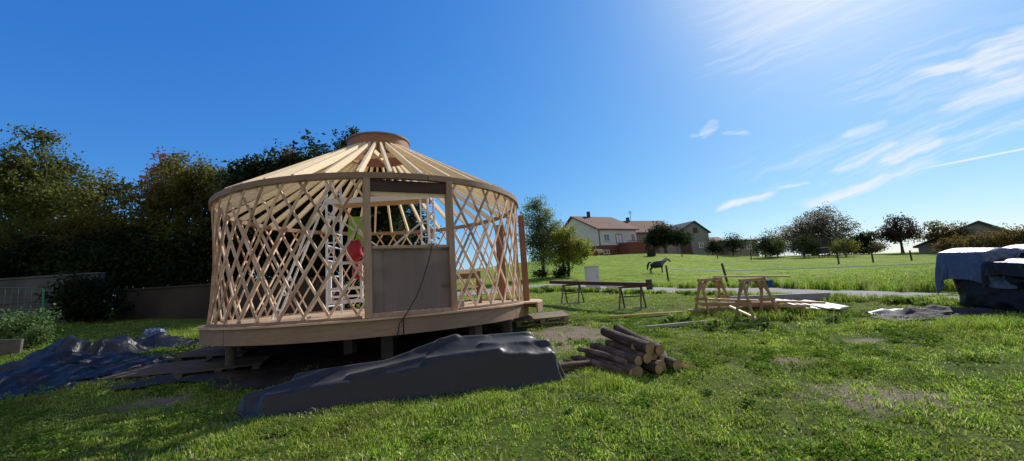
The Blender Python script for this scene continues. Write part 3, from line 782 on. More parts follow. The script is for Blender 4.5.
MB().lathe([(0, 0), (.075, 0), (.095, .135), (.102, .135), (.102, .148), (.09, .148), (.074, .015), (0, .015)], 18).build('tub_body', M['blue'], tb, smooth=True)
MB().tube([(-.098, 0, .137), (-.07, 0, .19), (0, 0, .21), (.07, 0, .19), (.098, 0, .137)], .005, 6).build('handle', M['steel'], tb)

# ------------------------------------------------------------------ dark plank on two folding trestles
def trestle_proto(label):
    t = thing('trestle', label, 'trestle', group='metal folding trestles')
    MB().box((0, 0, .56), (.08, .62, .05)).build('head_bar', M['steel'], t)
    for s_ in (-1, 1):
        for y in (-.27, .27):
            MB().tube([(s_ * .02, y, .54), (s_ * .20, y * 1.05, .0)], .022, 6).build('leg', M['steel'], t)
        MB().tube([(s_ * .20, -.32, .015), (s_ * .20, .32, .015)], .016, 6).build('foot_bar', M['greywood'], t)
        MB().tube([(s_ * .10, -.27, .32), (s_ * .10, .27, .32)], .012, 6).build('cross_bar', M['steel'], t)
    return t
t1 = trestle_proto('left metal trestle carrying the dark plank'); t1.location = (1.68, 12.5, terr(1.68, 12.5)); t1.rotation_euler = (0, 0, R(55))
t2 = copy_tree(t1); t2['label'] = 'right metal trestle carrying the dark plank'; t2.location = (2.95, 10.65, terr(2.95, 10.65)); t2.rotation_euler = (0, 0, R(55))
zt = .66
A_ = Vector((1.18, 13.23)); B_ = Vector((3.27, 10.18))
dk = thing('dark_plank', 'long dark reddish plank laid across two trestles near the road', 'plank', (0, 0, 0))
za = terr(1.68, 12.5) + .60; zb = terr(2.95, 10.65) + .60
sl = (zb - za) / 2.244
MB().beam((A_.x, A_.y, za - sl * .88 + .035), (B_.x, B_.y, zb + sl * .57 + .035), .24, .10).build('board_body', M['darkwood'], dk)
e_ = Vector((B_.x, B_.y, zb + sl * .57 + .035)); d_ = Vector((B_.x - A_.x, B_.y - A_.y, 0)).normalized()
MB().box(e_ + d_ * .02, (.03, .20, .25), Matrix.Rotation(math.atan2(d_.y, d_.x), 3, 'Z')).build('end_cleat', M['darkwood'], dk)

# ------------------------------------------------------------------ cabinet and stone by the road
cb = thing('utility_cabinet', 'pale grey upright cabinet standing on the verge before the road', 'cabinet', (3.42, 18.3, terr(3.42, 18.3)), R(-10))
MB().box((0, 0, .52), (.62, .40, .96)).build('cabinet_body', M['cabinet'], cb, bevel=.01)
MB().box((0, 0, 1.02), (.66, .44, .04)).build('cap', M['cabinet'], cb, bevel=.006)
MB().box((0, -.203, .52), (.54, .01, .86)).build('door', M['cabinet'], cb, bevel=.003)
MB().box((.22, -.215, .55), (.02, .02, .10)).build('handle', M['steel'], cb)
MB().box((0, 0, .02), (.70, .46, .06)).build('plinth', M['concrete'], cb)
def rock(name, loc, r, m, label, seed, sq=.75):
    rnd = random.Random(seed); bm = bmesh.new(); bmesh.ops.create_icosphere(bm, subdivisions=3, radius=r)
    for v in bm.verts:
        k = 1 + .18 * math.sin(v.co.x * 5 / r + seed) * math.cos(v.co.y * 4 / r) + rnd.uniform(-.03, .03)
        v.co = Vector((v.co.x * k * 1.15, v.co.y * k, v.co.z * k * sq))
    me = bpy.data.meshes.new(name); bm.to_mesh(me); bm.free(); me.materials.append(m)
    for p in me.polygons: p.use_smooth = True
    o = bpy.data.objects.new(name, me); o.location = loc; link(o); return tag(o, label, 'stone')
rock('boulder', (4.15, 17.6, terr(4.15, 17.6) + .12), .27, M['stone'], 'rounded pale boulder on the verge right of the grey cabinet', 3)

# ------------------------------------------------------------------ covered stack at the right
def blob(name, m, parent, c, d, seed, amp=.06, pw=3.2, n=44, fold=.05, base=None):
    """cloth-draped box: superellipsoid with folds; flat below"""
    bm = bmesh.new(); bmesh.ops.create_cube(bm, size=2); bmesh.ops.subdivide_edges(bm, edges=bm.edges[:], cuts=26, use_grid_fill=True)
    vs = np.array([v.co[:] for v in bm.verts])
    ln = (np.abs(vs) ** pw).sum(1) ** (1 / pw); q = vs / ln[:, None]
    a = np.arctan2(q[:, 1], q[:, 0])
    f = (ridge(a * 2.1 + 9, q[:, 2] * 1.2 + 4, seed) - .45) * fold * 2 + (fbm(q[:, 0] * 2.2 + 7, q[:, 2] * 2.2 + q[:, 1] * 2 + 5, seed) - .5) * amp * 2
    p = q * np.array(d) / 2
    nrm = q / np.linalg.norm(q, axis=1)[:, None]
    p = p + nrm * f[:, None]
    sagz = (fbm(q[:, 0] * 1.7 + 3, q[:, 1] * 1.7 + 3, seed + 5) - .5) * amp * 2.5
    p[:, 2] += np.where(q[:, 2] > .4, sagz, 0)
    for v, co in zip(bm.verts, p): v.co = Vector(co) + Vector(c)
    for fc in bm.faces: fc.smooth = True
    me = bpy.data.meshes.new(name); bm.to_mesh(me); bm.free(); me.materials.append(m)
    o = bpy.data.objects.new(name, me); return link(o, parent)
sk = thing('covered_stack', 'big stack under pale blue and navy tarpaulins at the right edge', 'covered stack', (9.78, 7.45, terr(9.78, 7.45)))
SX, SY, SZ = sk.location
blob('stack_body', M['navy'], sk, (.10, .10, .30), (2.7, 1.35, 1.0), 5, .02, 9)
def softbox(x, y, x0, x1, y0, y1, e=.05):
    q = np.minimum(np.minimum(x - x0, x1 - x), np.minimum(y - y0, y1 - y)); return np.clip(q / e + 1, 0, 1)
def hf_back(x, y):
    lx_ = x - SX; ly_ = y - SY; h = terr_np(x, y)
    return h + np.maximum(1.04 * softbox(lx_, ly_, -1.30, 1.5, .0, .85) + .05 * np.sin(lx_ * 5) * softbox(lx_, ly_, -1.2, 1.4, .05, .8), .80 * softbox(lx_, ly_, -1.22, 1.5, -.80, .02))
P = drape(hf_back, (SX + .06, SY + .38), 3.62, 1.75, 0, 96, 52, 1.0, None, 75, 7, .10, 8, .02, warp=.06)
cloth_obj('upper_tarp', P - np.array([SX, SY, SZ]), M['lightblue'], sk)
def hf_front(x, y):
    lx_ = x - SX; ly_ = y - SY
    return terr_np(x, y) + np.maximum(.86 * softbox(lx_, ly_, -1.36, 1.5, -.78, .04) + .04 * np.sin(lx_ * 6 + 1) * softbox(lx_, ly_, -1.1, 1.4, -.7, .0), .3 * softbox(lx_, ly_, -1.3, 1.5, .0, .8))
P = drape(hf_front, (SX + .04, SY - .55), 3.3, 2.0, 0, 92, 58, 1.0, None, 75, 7, .10, 18, .02, warp=.06)
keep_y = P[:, :, 1] - SY
P[:, :, 1] = np.where((keep_y > .03) & (P[:, :, 2] > SZ + .3), SY + .03, P[:, :, 1])
cloth_obj('lower_tarp', P - np.array([SX, SY, SZ]), M['navy'], sk)
blob('foot_bundle', M['slate'], sk, (-1.28, -.86, .10), (.40, .26, .32), 23, .03, 6)
def ground_sheet(name, m, label, cx, cy, lx, ly, rz, hgt, seed, rough=1.0, cat='tarp', ns=(90, 60), sharp=1.0, sc_=1.0, parent=None):
    nu, nv = ns
    U, V_ = np.meshgrid(np.linspace(-1, 1, nu), np.linspace(-1, 1, nv), indexing='ij')
    wob = .72 + .5 * vnoise(np.cos(np.arctan2(V_, U)) * 1.6 + 5, np.sin(np.arctan2(V_, U)) * 1.6 + 5, seed)
    x = U * lx * wob; y = V_ * ly * wob
    edge = np.clip(1 - np.maximum(np.abs(U), np.abs(V_)), 0, 1)
    body = np.clip(edge * 3.0, 0, 1) ** .7
    h = hgt * body * (.35 + .9 * fbm(x * 1.1 * sc_ + 3, y * 1.1 * sc_ + 3, seed)) + (ridge(x * 2.0 * sc_ + 11, y * 2.4 * sc_ + 5, seed + 2, 4) * .5) * hgt * (.55 if sharp <= 1 else .9) * rough * (.25 + .75 * body) + (0 if sharp <= 1 else (ridge(x * 4.6 + 3 * vnoise(x * 2, y * 2, seed), y * 5.2, seed + 8, 2) - .3) * hgt * .30)
    h = h + .03 * vnoise(x * 9, y * 9, seed + 6) * rough
    c, s_ = math.cos(rz), math.sin(rz); X = cx + c * x - s_ * y; Y = cy + s_ * x + c * y
    Z = terr_np(X, Y) + .015 + h
    o = MB().grid(X, Y, Z).build(name, m, smooth=True)
    return tag(o, label, cat) if parent is None else o
# ------------------------------------------------------------------ black plastic at the left
def crumple(name, m, label, c, lx, ly, rz, hgt, seed, rest, nu, nv, cat='tarp'):
    cr, sr = math.cos(rz), math.sin(rz)
    def hf(x, y):
        dx = x - c[0]; dy = y - c[1]; a_ = (cr * dx + sr * dy) / (lx * .5); b_ = (-sr * dx + cr * dy) / (ly * .5)
        m_ = np.clip(1.15 - (a_ ** 2 + b_ ** 2) ** .8, 0, 1)
        return terr_np(x, y) + hgt * m_ * np.clip((fbm(x * 1.9 + 3, y * 1.9, seed) - .25) * 2.0, 0, 1.1)
    P = drape(hf, c, lx, ly, rz, nu, nv, rest, .12, 60, 7, .06, seed, .03, warp=.5)
    return cloth_obj(name, P, m, None, label, cat)
crumple('black_plastic', M['plastic'], 'largest crumpled black plastic sheet, spread at the left edge of the grass', (-7.95, 6.95), 3.1, 1.7, R(34), .36, 3, 1.2, 84, 48)
crumple('black_plastic', M['plastic'], 'bunched black plastic heap standing highest beside the leafy shrub', (-8.5, 8.2), 1.8, 1.2, R(20), .66, 14, 1.24, 56, 40)
crumple('black_plastic', M['plastic'], 'low black plastic strip stretching towards the platform', (-8.05, 9.3), 2.3, .9, R(8), .28, 22, 1.36, 90, 38)
o = ground_sheet('grey_plastic', M['lightblue'], 'small pale crumpled plastic scrap on top of the black strip', -8.55, 9.75, .22, .12, R(30), .20, 44, 1.2, 'plastic', ns=(30, 20), sc_=4)
crumple('white_sheet', M['sheet'], 'crumpled white sheet lying behind the folded tarpaulin', (7.1, 7.98), 1.0, .24, R(-2), .14, 37, 1.10, 40, 12, 'sheet')
crumple('folded_tarp', M['pinktarp'], 'mauve grey folded tarpaulin on the grass left of the covered stack', (7.50, 7.52), 1.75, .74, R(-3), .46, 31, 1.10, 46, 20)
# raised bed board
pl = plank('bed_board', (-10.9, 8.0), (-9.85, 8.22), .06, .30, M['post'], 'weathered board edging the shrub bed at the left', 'board', za=.15, zb=.15)

# ------------------------------------------------------------------ green garden fence
gf = thing('garden_fence', 'low wire fence with green metal post at the left edge', 'fence', (0, 0, 0))
fp = [(-18.5, 10.1), (-14.6, 10.3), (-12.06, 10.49)]
for (x, y) in fp:
    z = terr(x, y); MB().tube([(x, y, z - .1), (x - .09, y, z + 1.12)], .024, 8).build('post', M['greenpaint'], gf)
z1 = [terr(*p) for p in fp]
for h in (1.10, .56, .05):
    MB().tube([(fp[0][0], fp[0][1], z1[0] + h), (fp[1][0], fp[1][1], z1[1] + h), (fp[2][0] - .06, fp[2][1], z1[2] + h)], .007 if h < 1 else .012, 5).build('wire', M['greenpaint'], gf)
wm = MB()
for k in range(40):
    f = k / 40; x = -18.5 + 6.4 * f; y = 10.1 + .39 * f; z = terr(x, y)
    wm.tube([(x, y, z + .05), (x, y, z + 1.1)], .0018, 4)
for k in range(7):
    h = .12 + k * .15; wm.tube([(fp[0][0], fp[0][1], z1[0] + h), (fp[1][0], fp[1][1], z1[1] + h), (fp[2][0] - .05, fp[2][1], z1[2] + h)], .0018, 4)
wm.build('wire_mesh', M['wire'], gf)
x, y = -12.25, 10.3; z = terr(x, y)
o = MB().tube([(x - .25, y, z + .05), (x + .02, y, z + .52)], .022, 6).build('garden_stake', M['greywood']); tag(o, 'pale wooden stake leaning next to the green fence post', 'stake')

# ------------------------------------------------------------------ walls at the left
def wall(name, pts, h, th, m, label, ztop):
    t = thing(name, label, 'wall')
    for (a, b) in zip(pts[:-1], pts[1:]):
        zb = min(terr(*a), terr(*b)) - .2
        mid = ((a[0] + b[0]) / 2, (a[1] + b[1]) / 2, (zb + ztop) / 2); L = math.hypot(b[0] - a[0], b[1] - a[1])
        r = Matrix.Rotation(math.atan2(b[1] - a[1], b[0] - a[0]), 3, 'Z')
        MB().box(mid, (L, th, ztop - zb), r).build('wall_panel', m, t)
        MB().box((mid[0], mid[1], ztop + .032), (L + .02, th + .06, .06), r).build('coping', m, t, bevel=.01)
        MB().box((mid[0], mid[1], zb + (ztop - zb) * .55), (L, th + .012, .025), r).build('joint_band', M['brownwall'], t)
    return t
wall('garden_wall', [(-26, 11.6), (-19, 11.9), (-12.4, 12.2)], 1.3, .2, M['concrete'], 'grey concrete garden wall behind the green fence', 2.84)
wall('garden_wall', [(-12.15, 12.5), (-5.5, 13.1)], 1.0, .2, M['brownwall'], 'lower brown garden wall between the grey wall and the yurt', 2.30)

# ------------------------------------------------------------------ trees and shrubs
def leaf_cloud(centres, per, leaf, spread, rng, flat=.75, aspect=.55):
    n = len(centres) * per
    c = np.repeat(centres, per, 0)
    sp = np.repeat(rng.uniform(.6, 1.3, len(centres)) * spread, per)[:, None]
    p = c + rng.normal(0, 1, (n, 3)) * sp * np.array([1, 1, flat])
    d = rng.normal(0, 1, (n, 3)); d /= np.linalg.norm(d, axis=1)[:, None]
    e = rng.normal(0, 1, (n, 3)); e -= d * (d * e).sum(1)[:, None]; e /= np.linalg.norm(e, axis=1)[:, None]
    s_ = leaf * rng.uniform(.6, 1.35, n)[:, None]
    v = np.stack([p - d * s_ * .5, p + e * s_ * aspect * .5, p + d * s_ * .5, p - e * s_ * aspect * .5], 1).reshape(-1, 3)
    return v, np.arange(n * 4).reshape(-1, 4)
def lobes_pts(lobes, n, rng, shell=.5):
    w = np.array([l[3] * l[4] * l[5] for l in lobes]) ** .8; w /= w.sum()
    k = rng.choice(len(lobes), n, p=w); L = np.array(lobes)[k]
    d = rng.normal(0, 1, (n, 3)); d /= np.linalg.norm(d, axis=1)[:, None]
    r = rng.uniform(0, 1, n) ** shell
    return L[:, :3] + d * L[:, 3:6] * r[:, None] * rng.uniform(.85, 1.12, n)[:, None]
def tree(name, label, cat, x, y, lobes, nc, per, leaf, spread, lm, bark, seed, trunk_r=.15, limbs=22, group=None, shell=.5, flat=.75, stems=1, trunk_top=.45, twig=.02):
    """lobes are given relative to the foot of the trunk"""
    rng = np.random.default_rng(seed); rnd = random.Random(seed)
    z0 = terr(x, y)
    t = thing(name, label, cat, (x, y, z0), 0, group)
    cs = lobes_pts(lobes, nc, rng, shell)
    cs = cs[cs[:, 2] > .05]
    v, q = leaf_cloud(cs, per, leaf, spread, rng, flat)
    ok = v.reshape(-1, 4, 3)[:, :, 2].min(1) > .02
    v = v.reshape(-1, 4, 3)[ok].reshape(-1, 3); q = np.arange(len(v)).reshape(-1, 4)
    np_mesh('crown', v, quads=q, mat=lm, parent=t)
    ztop = max(l[2] + l[5] for l in lobes); cx = np.average([l[0] for l in lobes]); cy = np.average([l[1] for l in lobes])
    m_ = MB()
    for s_ in range(stems):
        ox, oy = (rnd.uniform(-.25, .25), rnd.uniform(-.25, .25)) if stems > 1 else (0, 0)
        zt = ztop * trunk_top * rnd.uniform(.85, 1.1)
        pts = []; rs = []
        for i in range(7):
            f = i / 6; pts.append((ox + cx * f * .7 + rnd.uniform(-.06, .06) * zt * .12 * f, oy + cy * f * .7 + rnd.uniform(-.06, .06) * zt * .12, -.1 + (zt + .1) * f)); rs.append(trunk_r * (1.25 if i == 0 else 1 - .6 * f) / (stems ** .5))
        m_.tube(pts, rs, 8)
        idx = rnd.sample(range(len(cs)), min(limbs // stems, len(cs)))
        for k in idx:
            e = Vector(cs[k]); f = rnd.uniform(.35, 1.0); b = Vector(pts[int(f * 6)]); r0 = rs[int(f * 6)] * .55
            mdl = (b + e) / 2 + Vector((0, 0, .12 * (e - b).length)) + Vector((rnd.uniform(-.1, .1), rnd.uniform(-.1, .1), 0)) * (e - b).length
            P = []; RR = []
            for i in range(6):
                g = i / 5; P.append(b * (1 - g) ** 2 + mdl * 2 * g * (1 - g) + e * g * g); RR.append(max(twig * .5, r0 * (1 - g) + twig * .4 * g))
            m_.tube(P, RR, 5, cap=False)
    m_.build('trunk', bark, t, smooth=True)
    return t
LM = {
 'olive': leaf_mat('olive_leaves', [(0.156, 0.196, 0.049), (0.203, 0.243, 0.056), (0.251, 0.271, 0.067), (0.185, 0.185, 0.056)], .30),
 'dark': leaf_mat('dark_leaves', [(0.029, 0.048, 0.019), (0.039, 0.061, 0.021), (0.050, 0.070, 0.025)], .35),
 'autumn': leaf_mat('autumn_leaves', [(0.157, 0.178, 0.039), (0.201, 0.205, 0.047), (0.234, 0.194, 0.047), (0.168, 0.172, 0.042)], .45),
 'red': leaf_mat('reddish_leaves', [(0.364, 0.130, 0.091), (0.468, 0.182, 0.130), (0.260, 0.156, 0.078)], .5),
 'birch': leaf_mat('pale_green_leaves', [(0.188, 0.268, 0.112), (0.228, 0.315, 0.136), (0.275, 0.347, 0.159), (0.339, 0.388, 0.159)], .4),
 'yellow': leaf_mat('yellow_green_leaves', [(0.279, 0.339, 0.059), (0.354, 0.399, 0.066), (0.413, 0.399, 0.073), (0.250, 0.295, 0.059)], .4),
 'grey': leaf_mat('grey_brown_leaves', [(0.184, 0.178, 0.111), (0.227, 0.208, 0.128), (0.270, 0.234, 0.142), (0.193, 0.165, 0.116)], .45),
 'purple': leaf_mat('purple_leaves', [(.075, .066, .055), (.10, .085, .066), (.125, .10, .075)], .45),
 'hedge': leaf_mat('ochre_hedge_leaves', [(0.164, 0.140, 0.044), (0.209, 0.162, 0.050), (0.232, 0.157, 0.056), (0.140, 0.122, 0.042)], .35),
 'shrub': leaf_mat('bright_shrub_leaves', [(0.102, 0.187, 0.051), (0.170, 0.272, 0.085), (0.238, 0.340, 0.136)], .5),
 'weed': leaf_mat('weed_leaves', [(0.063, 0.135, 0.029), (0.099, 0.189, 0.040), (0.144, 0.234, 0.054)], .6),
}
TB = 'trees and bushes behind the garden walls'
tree('tree', 'tallest dense olive green tree with feathery top at the left edge', 'tree', -19.6, 16.2, [(.1, 0, 7.0, .65, .7, 1.35), (-.3, 0, 5.8, 1.5, 1.4, 1.1), (-1.0, 0, 5.0, 1.7, 1.6, 1.3), (1.1, 0, 5.0, 1.4, 1.5, 1.3), (2.3, -.2, 3.9, 1.1, 1.3, 1.1), (-2.2, 0, 4.6, 1.8, 1.6, 2.0), (.3, -.4, 3.0, 2.7, 1.7, 1.9), (2.8, 0, 2.6, 1.3, 1.2, 1.4)], 720, 60, .13, .21, LM['olive'], M['trunk'], 1, .22, 34, TB)
tree('tree', 'dense olive tree leaving the photo at the left edge', 'tree', -24.5, 15.5, [(0, 0, 4.6, 2.6, 2.2, 2.4), (-2, .5, 3.2, 2.2, 2, 2.2)], 260, 40, .18, .24, LM['olive'], M['trunk'], 2, .22, 20, TB)
tree('bush', 'loose bush with pale bare twigs right of the tallest left tree', 'bush', -15.9, 15.4, [(0, 0, 3.1, 1.5, 1.2, 1.9), (.9, 0, 2.3, 1.4, 1.2, 1.6), (-1.0, -.3, 2.2, 1.3, 1.2, 1.5), (.3, 0, 4.6, .7, .7, .7)], 340, 54, .12, .19, LM['autumn'], M['palebark'], 3, .10, 40, TB, stems=3, trunk_top=.6)
tree('tree', 'slender tree with reddish top rising behind the brown wall', 'tree', -14.9, 16.8, [(0, 0, 6.2, .42, .42, .75), (.5, 0, 5.5, .6, .6, .7), (-.3, 0, 4.9, .7, .7, .7)], 70, 24, .14, .15, LM['red'], M['trunk'], 4, .10, 40, TB, trunk_top=.8)
tree('tree', 'round topped olive tree left of the yurt roof edge', 'tree', -12.7, 15.6, [(0, 0, 5.0, 1.25, 1.2, 1.25), (.9, 0, 4.3, 1.3, 1.1, 1.2), (-1.1, 0, 4.0, 1.2, 1.1, 1.1), (0, -.2, 2.7, 1.9, 1.4, 1.5)], 420, 58, .12, .19, LM['autumn'], M['trunk'], 5, .16, 26, TB)
tree('tree', 'broad olive tree with thin bare twigs on top touching the yurt roof edge', 'tree', -10.4, 15.6, [(0, 0, 4.5, 1.3, 1.2, 1.25), (.9, 0, 3.9, 1.2, 1.2, 1.1), (0, -.2, 2.6, 1.7, 1.4, 1.6)], 400, 58, .12, .19, LM['olive'], M['trunk'], 6, .15, 46, TB, trunk_top=.75)
tree('tree', 'airy half bare tree rising just left of the yurt crown', 'tree', -10.0, 18.3, [(0, 0, 6.7, .9, .8, 1.15), (-.9, 0, 6.0, .9, .8, .9), (.9, 0, 5.9, .9, .8, .9), (0, 0, 4.4, 1.4, 1, 1.2)], 170, 26, .14, .16, LM['grey'], M['trunk'], 7, .11, 60, TB, trunk_top=.8)
tree('tree', 'airy tree whose tip shows right behind the yurt crown', 'tree', -7.3, 18.3, [(0, 0, 7.4, .8, .8, 1.1), (-1.2, 0, 6.6, .8, .7, .9), (1.3, 0, 6.7, .8, .7, .7), (0, 0, 5.3, 1.7, 1.2, 1.3)], 200, 28, .14, .17, LM['dark'], M['trunk'], 8, .12, 50, TB, trunk_top=.8)
tree('tree', 'dark tree seen through the doorway behind the yurt', 'tree', -4.55, 17.4, [(0, 0, 4.6, 1.15, 1.2, 1.9), (-1.6, 0, 4.6, 1.4, 1.2, 2.2), (.2, 0, 2.2, 1.3, 1.3, 1.7), (-1.4, 0, 2.2, 1.5, 1.3, 1.7)], 380, 46, .14, .18, LM['dark'], M['trunk'], 9, .14, 24, TB)
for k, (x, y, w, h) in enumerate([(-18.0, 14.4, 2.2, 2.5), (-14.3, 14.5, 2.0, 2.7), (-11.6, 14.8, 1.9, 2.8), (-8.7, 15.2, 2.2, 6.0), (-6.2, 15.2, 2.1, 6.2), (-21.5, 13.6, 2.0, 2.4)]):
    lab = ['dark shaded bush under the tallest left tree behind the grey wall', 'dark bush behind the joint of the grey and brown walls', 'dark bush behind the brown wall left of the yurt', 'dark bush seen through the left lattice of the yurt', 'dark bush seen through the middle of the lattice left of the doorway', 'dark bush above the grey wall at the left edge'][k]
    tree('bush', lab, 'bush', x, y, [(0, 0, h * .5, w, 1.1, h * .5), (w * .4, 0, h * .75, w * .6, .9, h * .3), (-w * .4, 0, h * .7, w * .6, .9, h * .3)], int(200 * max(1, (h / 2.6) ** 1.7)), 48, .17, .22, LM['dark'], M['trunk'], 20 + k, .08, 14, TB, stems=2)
tree('bush', 'dark bush growing in front of the joint of the two garden walls', 'bush', -12.6, 11.75, [(0, 0, .7, .85, .4, .7), (.7, 0, .5, .7, .35, .5)], 110, 40, .11, .14, LM['dark'], M['trunk'], 33, .04, 12, stems=2)
tree('shrub', 'bright leafy shrub in the bed in front of the green fence', 'shrub', -11.35, 9.05, [(0, 0, .34, .6, .4, .34), (.55, .1, .36, .38, .35, .32), (-.9, 0, .32, .6, .4, .32)], 100, 40, .07, .10, LM['shrub'], M['trunk'], 31, .02, 24, stems=3, twig=.008)
tree('shrub', 'low leafy tuft at the left end of the black plastic', 'shrub', -10.2, 8.75, [(0, 0, .22, .26, .24, .22)], 36, 36, .06, .08, LM['shrub'], M['trunk'], 32, .015, 10, stems=2, twig=.006)

# middle distance
tree('birch_tree', 'tall slim pale green tree right of the yurt', 'tree', 1.95, 28.0, [(-.2, 0, 5.0, .65, .6, .85), (-.15, 0, 4.0, 1.2, 1, 1.0), (.55, 0, 3.0, 1.6, 1.2, 1.1), (-.3, 0, 2.3, 1.4, 1, 1.1), (.2, 0, 1.4, 1.4, 1, .8)], 360, 40, .12, .22, LM['birch'], M['trunk'], 50, .13, 34, trunk_top=.75)
tree('small_tree', 'yellowish bushy tree on thin stems right of the tall slim tree', 'tree', 3.35, 27.0, [(0, 0, 2.6, 1.05, .9, .9), (1.0, 0, 1.75, 1.0, .7, .7), (-.5, 0, 1.6, .9, .7, .7), (.3, 0, 1.3, 1.2, .8, .6)], 260, 36, .13, .19, LM['yellow'], M['trunk'], 51, .09, 26, stems=4, trunk_top=.7)
tree('bush', 'dark low bush at the foot of the two trees right of the yurt', 'bush', 2.9, 25.6, [(0, 0, .45, .55, .4, .45), (-1.3, 0, .3, .6, .4, .3)], 60, 30, .11, .13, LM['dark'], M['trunk'], 52, .04, 8)
tree('tree', 'dark round tree in front of the houses', 'tree', 24.6, 66, [(0, 0, 3.0, 2.7, 2.4, 1.8), (2.2, 0, 2.4, 2.2, 2, 1.4), (-1.6, 0, 2.5, 1.7, 1.8, 1.6), (-.8, 0, 4.2, 1.4, 1.2, 1.0)], 330, 26, .30, .36, LM['dark'], M['trunk'], 53, .28, 22)
wr = random.Random(5)
OR = 'small orchard trees along the top of the meadow'
for k, (px, y, h, w, lm) in enumerate([(33.2, 62, 3.4, 1.5, 'dark'), (35.5, 58, 3.6, 1.5, 'dark'), (38.6, 60, 3.0, 1.4, 'olive'), (40.3, 57, 3.4, 1.6, 'dark'), (43.8, 62, 3.0, 1.7, 'grey'), (45.3, 56, 2.9, 1.5, 'olive'), (30.6, 63, 2.4, 1.2, 'dark')]):
    lab = ['orchard tree in front of the gable of the grey barn', 'orchard tree at the right corner of the grey barn', 'low orchard tree between the barn and the long brown building', 'orchard tree before the left end of the long brown building', 'greyish orchard tree before the middle of the long brown building', 'orchard tree before the right end of the long brown building', 'smallest orchard tree beside the dark round tree'][k]
    tree('orchard_tree', lab, 'tree', px, y, [(wr.uniform(-.3, .3) * w, 0, h * wr.uniform(.6, .75), w * wr.uniform(.5, .8), w * .7, h * .26), (w * wr.uniform(.4, .9), 0, h * wr.uniform(.4, .6), w * wr.uniform(.4, .8), w * .6, h * .22), (-w * wr.uniform(.4, .9), 0, h * wr.uniform(.4, .65), w * wr.uniform(.4, .8), w * .6, h * .22), (wr.uniform(-.8, .8) * w, 0, h * .3, w * .9, w * .6, h * .2)], 120, 20, .20, .38, LM[lm], M['trunk'], 60 + k, .10, 26, OR, trunk_top=.6)
tree('tree', 'very large spreading grey brown tree at the top of the meadow', 'tree', 48.4, 66, [(1.6, 0, 5.2, 3.4, 3, 2.6), (4.4, 0, 3.9, 3.0, 2.6, 2.2), (-2.8, 0, 3.4, 3.4, 2.6, 1.9), (-6.4, 0, 2.8, 2.4, 2.2, 1.6), (-1.0, 0, 4.2, 2.8, 2.6, 1.9), (2.5, 0, 2.2, 4.6, 2.6, 1.8)], 760, 20, .26, .40, LM['grey'], M['trunk'], 70, .38, 60, trunk_top=.6, twig=.05)
for k, (x, y, w, h, lm) in enumerate([(42.0, 67, 2.6, 2.3, 'dark'), (46.5, 64, 3.4, 2.2, 'grey'), (52.0, 64, 3.0, 2.2, 'dark'), (36.8, 68, 2.4, 1.9, 'dark'), (58.3, 68, 3.0, 1.6, 'grey')]):
    lab = ['dark thicket left of the very large grey tree', 'thicket under the left half of the very large grey tree', 'thicket under the right half of the very large grey tree', 'low dark thicket behind the small orchard trees', 'low thicket between the very large tree and the dark brownish tree'][k]
    if k == 3: continue
    tree('thicket', lab, 'bush', x, y, [(0, 0, h * .5, w, 1.5, h * .5), (w * .4, 0, h * .7, w * .6, 1.2, h * .35)], 230, 26, .24, .46, LM[lm], M['trunk'], 80 + k, .1, 10, 'thickets at the top of the meadow', stems=2)
tree('tree', 'dark brownish tree with a clear trunk in the row at the right', 'tree', 56.8, 60, [(0, 0, 4.2, 1.6, 1.6, 1.5), (1.4, 0, 3.1, 1.6, 1.5, 1.2), (-1.4, 0, 3.0, 1.6, 1.5, 1.2), (.2, 0, 2.5, 2.4, 2, 1.0)], 240, 24, .27, .30, LM['purple'], M['trunk'], 90, .2, 26, trunk_top=.6)
tree('tree', 'low dark tree left of the dark brownish tree', 'tree', 54.5, 63, [(0, 0, 2.4, 1.8, 1.4, 1.0), (-1.8, 0, 1.8, 1.4, 1.2, .9)], 120, 22, .26, .3, LM['dark'], M['trunk'], 91, .14, 20, trunk_top=.6)
tree('tree', 'thin yellowing tree right of the dark brownish tree', 'tree', 56.2, 54, [(0, 0, 3.3, 1.3, 1.2, 1.1), (.7, 0, 2.4, 1.4, 1.2, .9), (-.8, 0, 2.3, 1.2, 1.2, .8)], 120, 18, .24, .28, LM['hedge'], M['trunk'], 92, .14, 34, trunk_top=.7)
tree('tree', 'thin half bare tree beside the ochre hedge', 'tree', 58.6, 53.5, [(0, 0, 3.1, 1.0, 1, 1.0), (.5, 0, 2.2, 1.0, 1, .8)], 70, 16, .22, .26, LM['grey'], M['trunk'], 93, .12, 34, trunk_top=.7)
tree('hedge', 'tall ochre hedge in front of the dark barn roof', 'hedge', 50.5, 44.5, [(-3.4, 0, 1.0, 1.2, 1, 1.0), (-1.6, 0, 1.2, 1.6, 1.2, 1.1), (.4, 0, 1.35, 1.8, 1.2, 1.15), (2.6, 0, 1.4, 2.0, 1.2, 1.15), (5.0, 0, 1.45, 2.4, 1.2, 1.2), (8, 0, 1.45, 2.4, 1.2, 1.2), (11, 0, 1.5, 2.4, 1.2, 1.2)], 520, 26, .22, .28, LM['hedge'], M['trunk'], 94, .1, 30, stems=4)

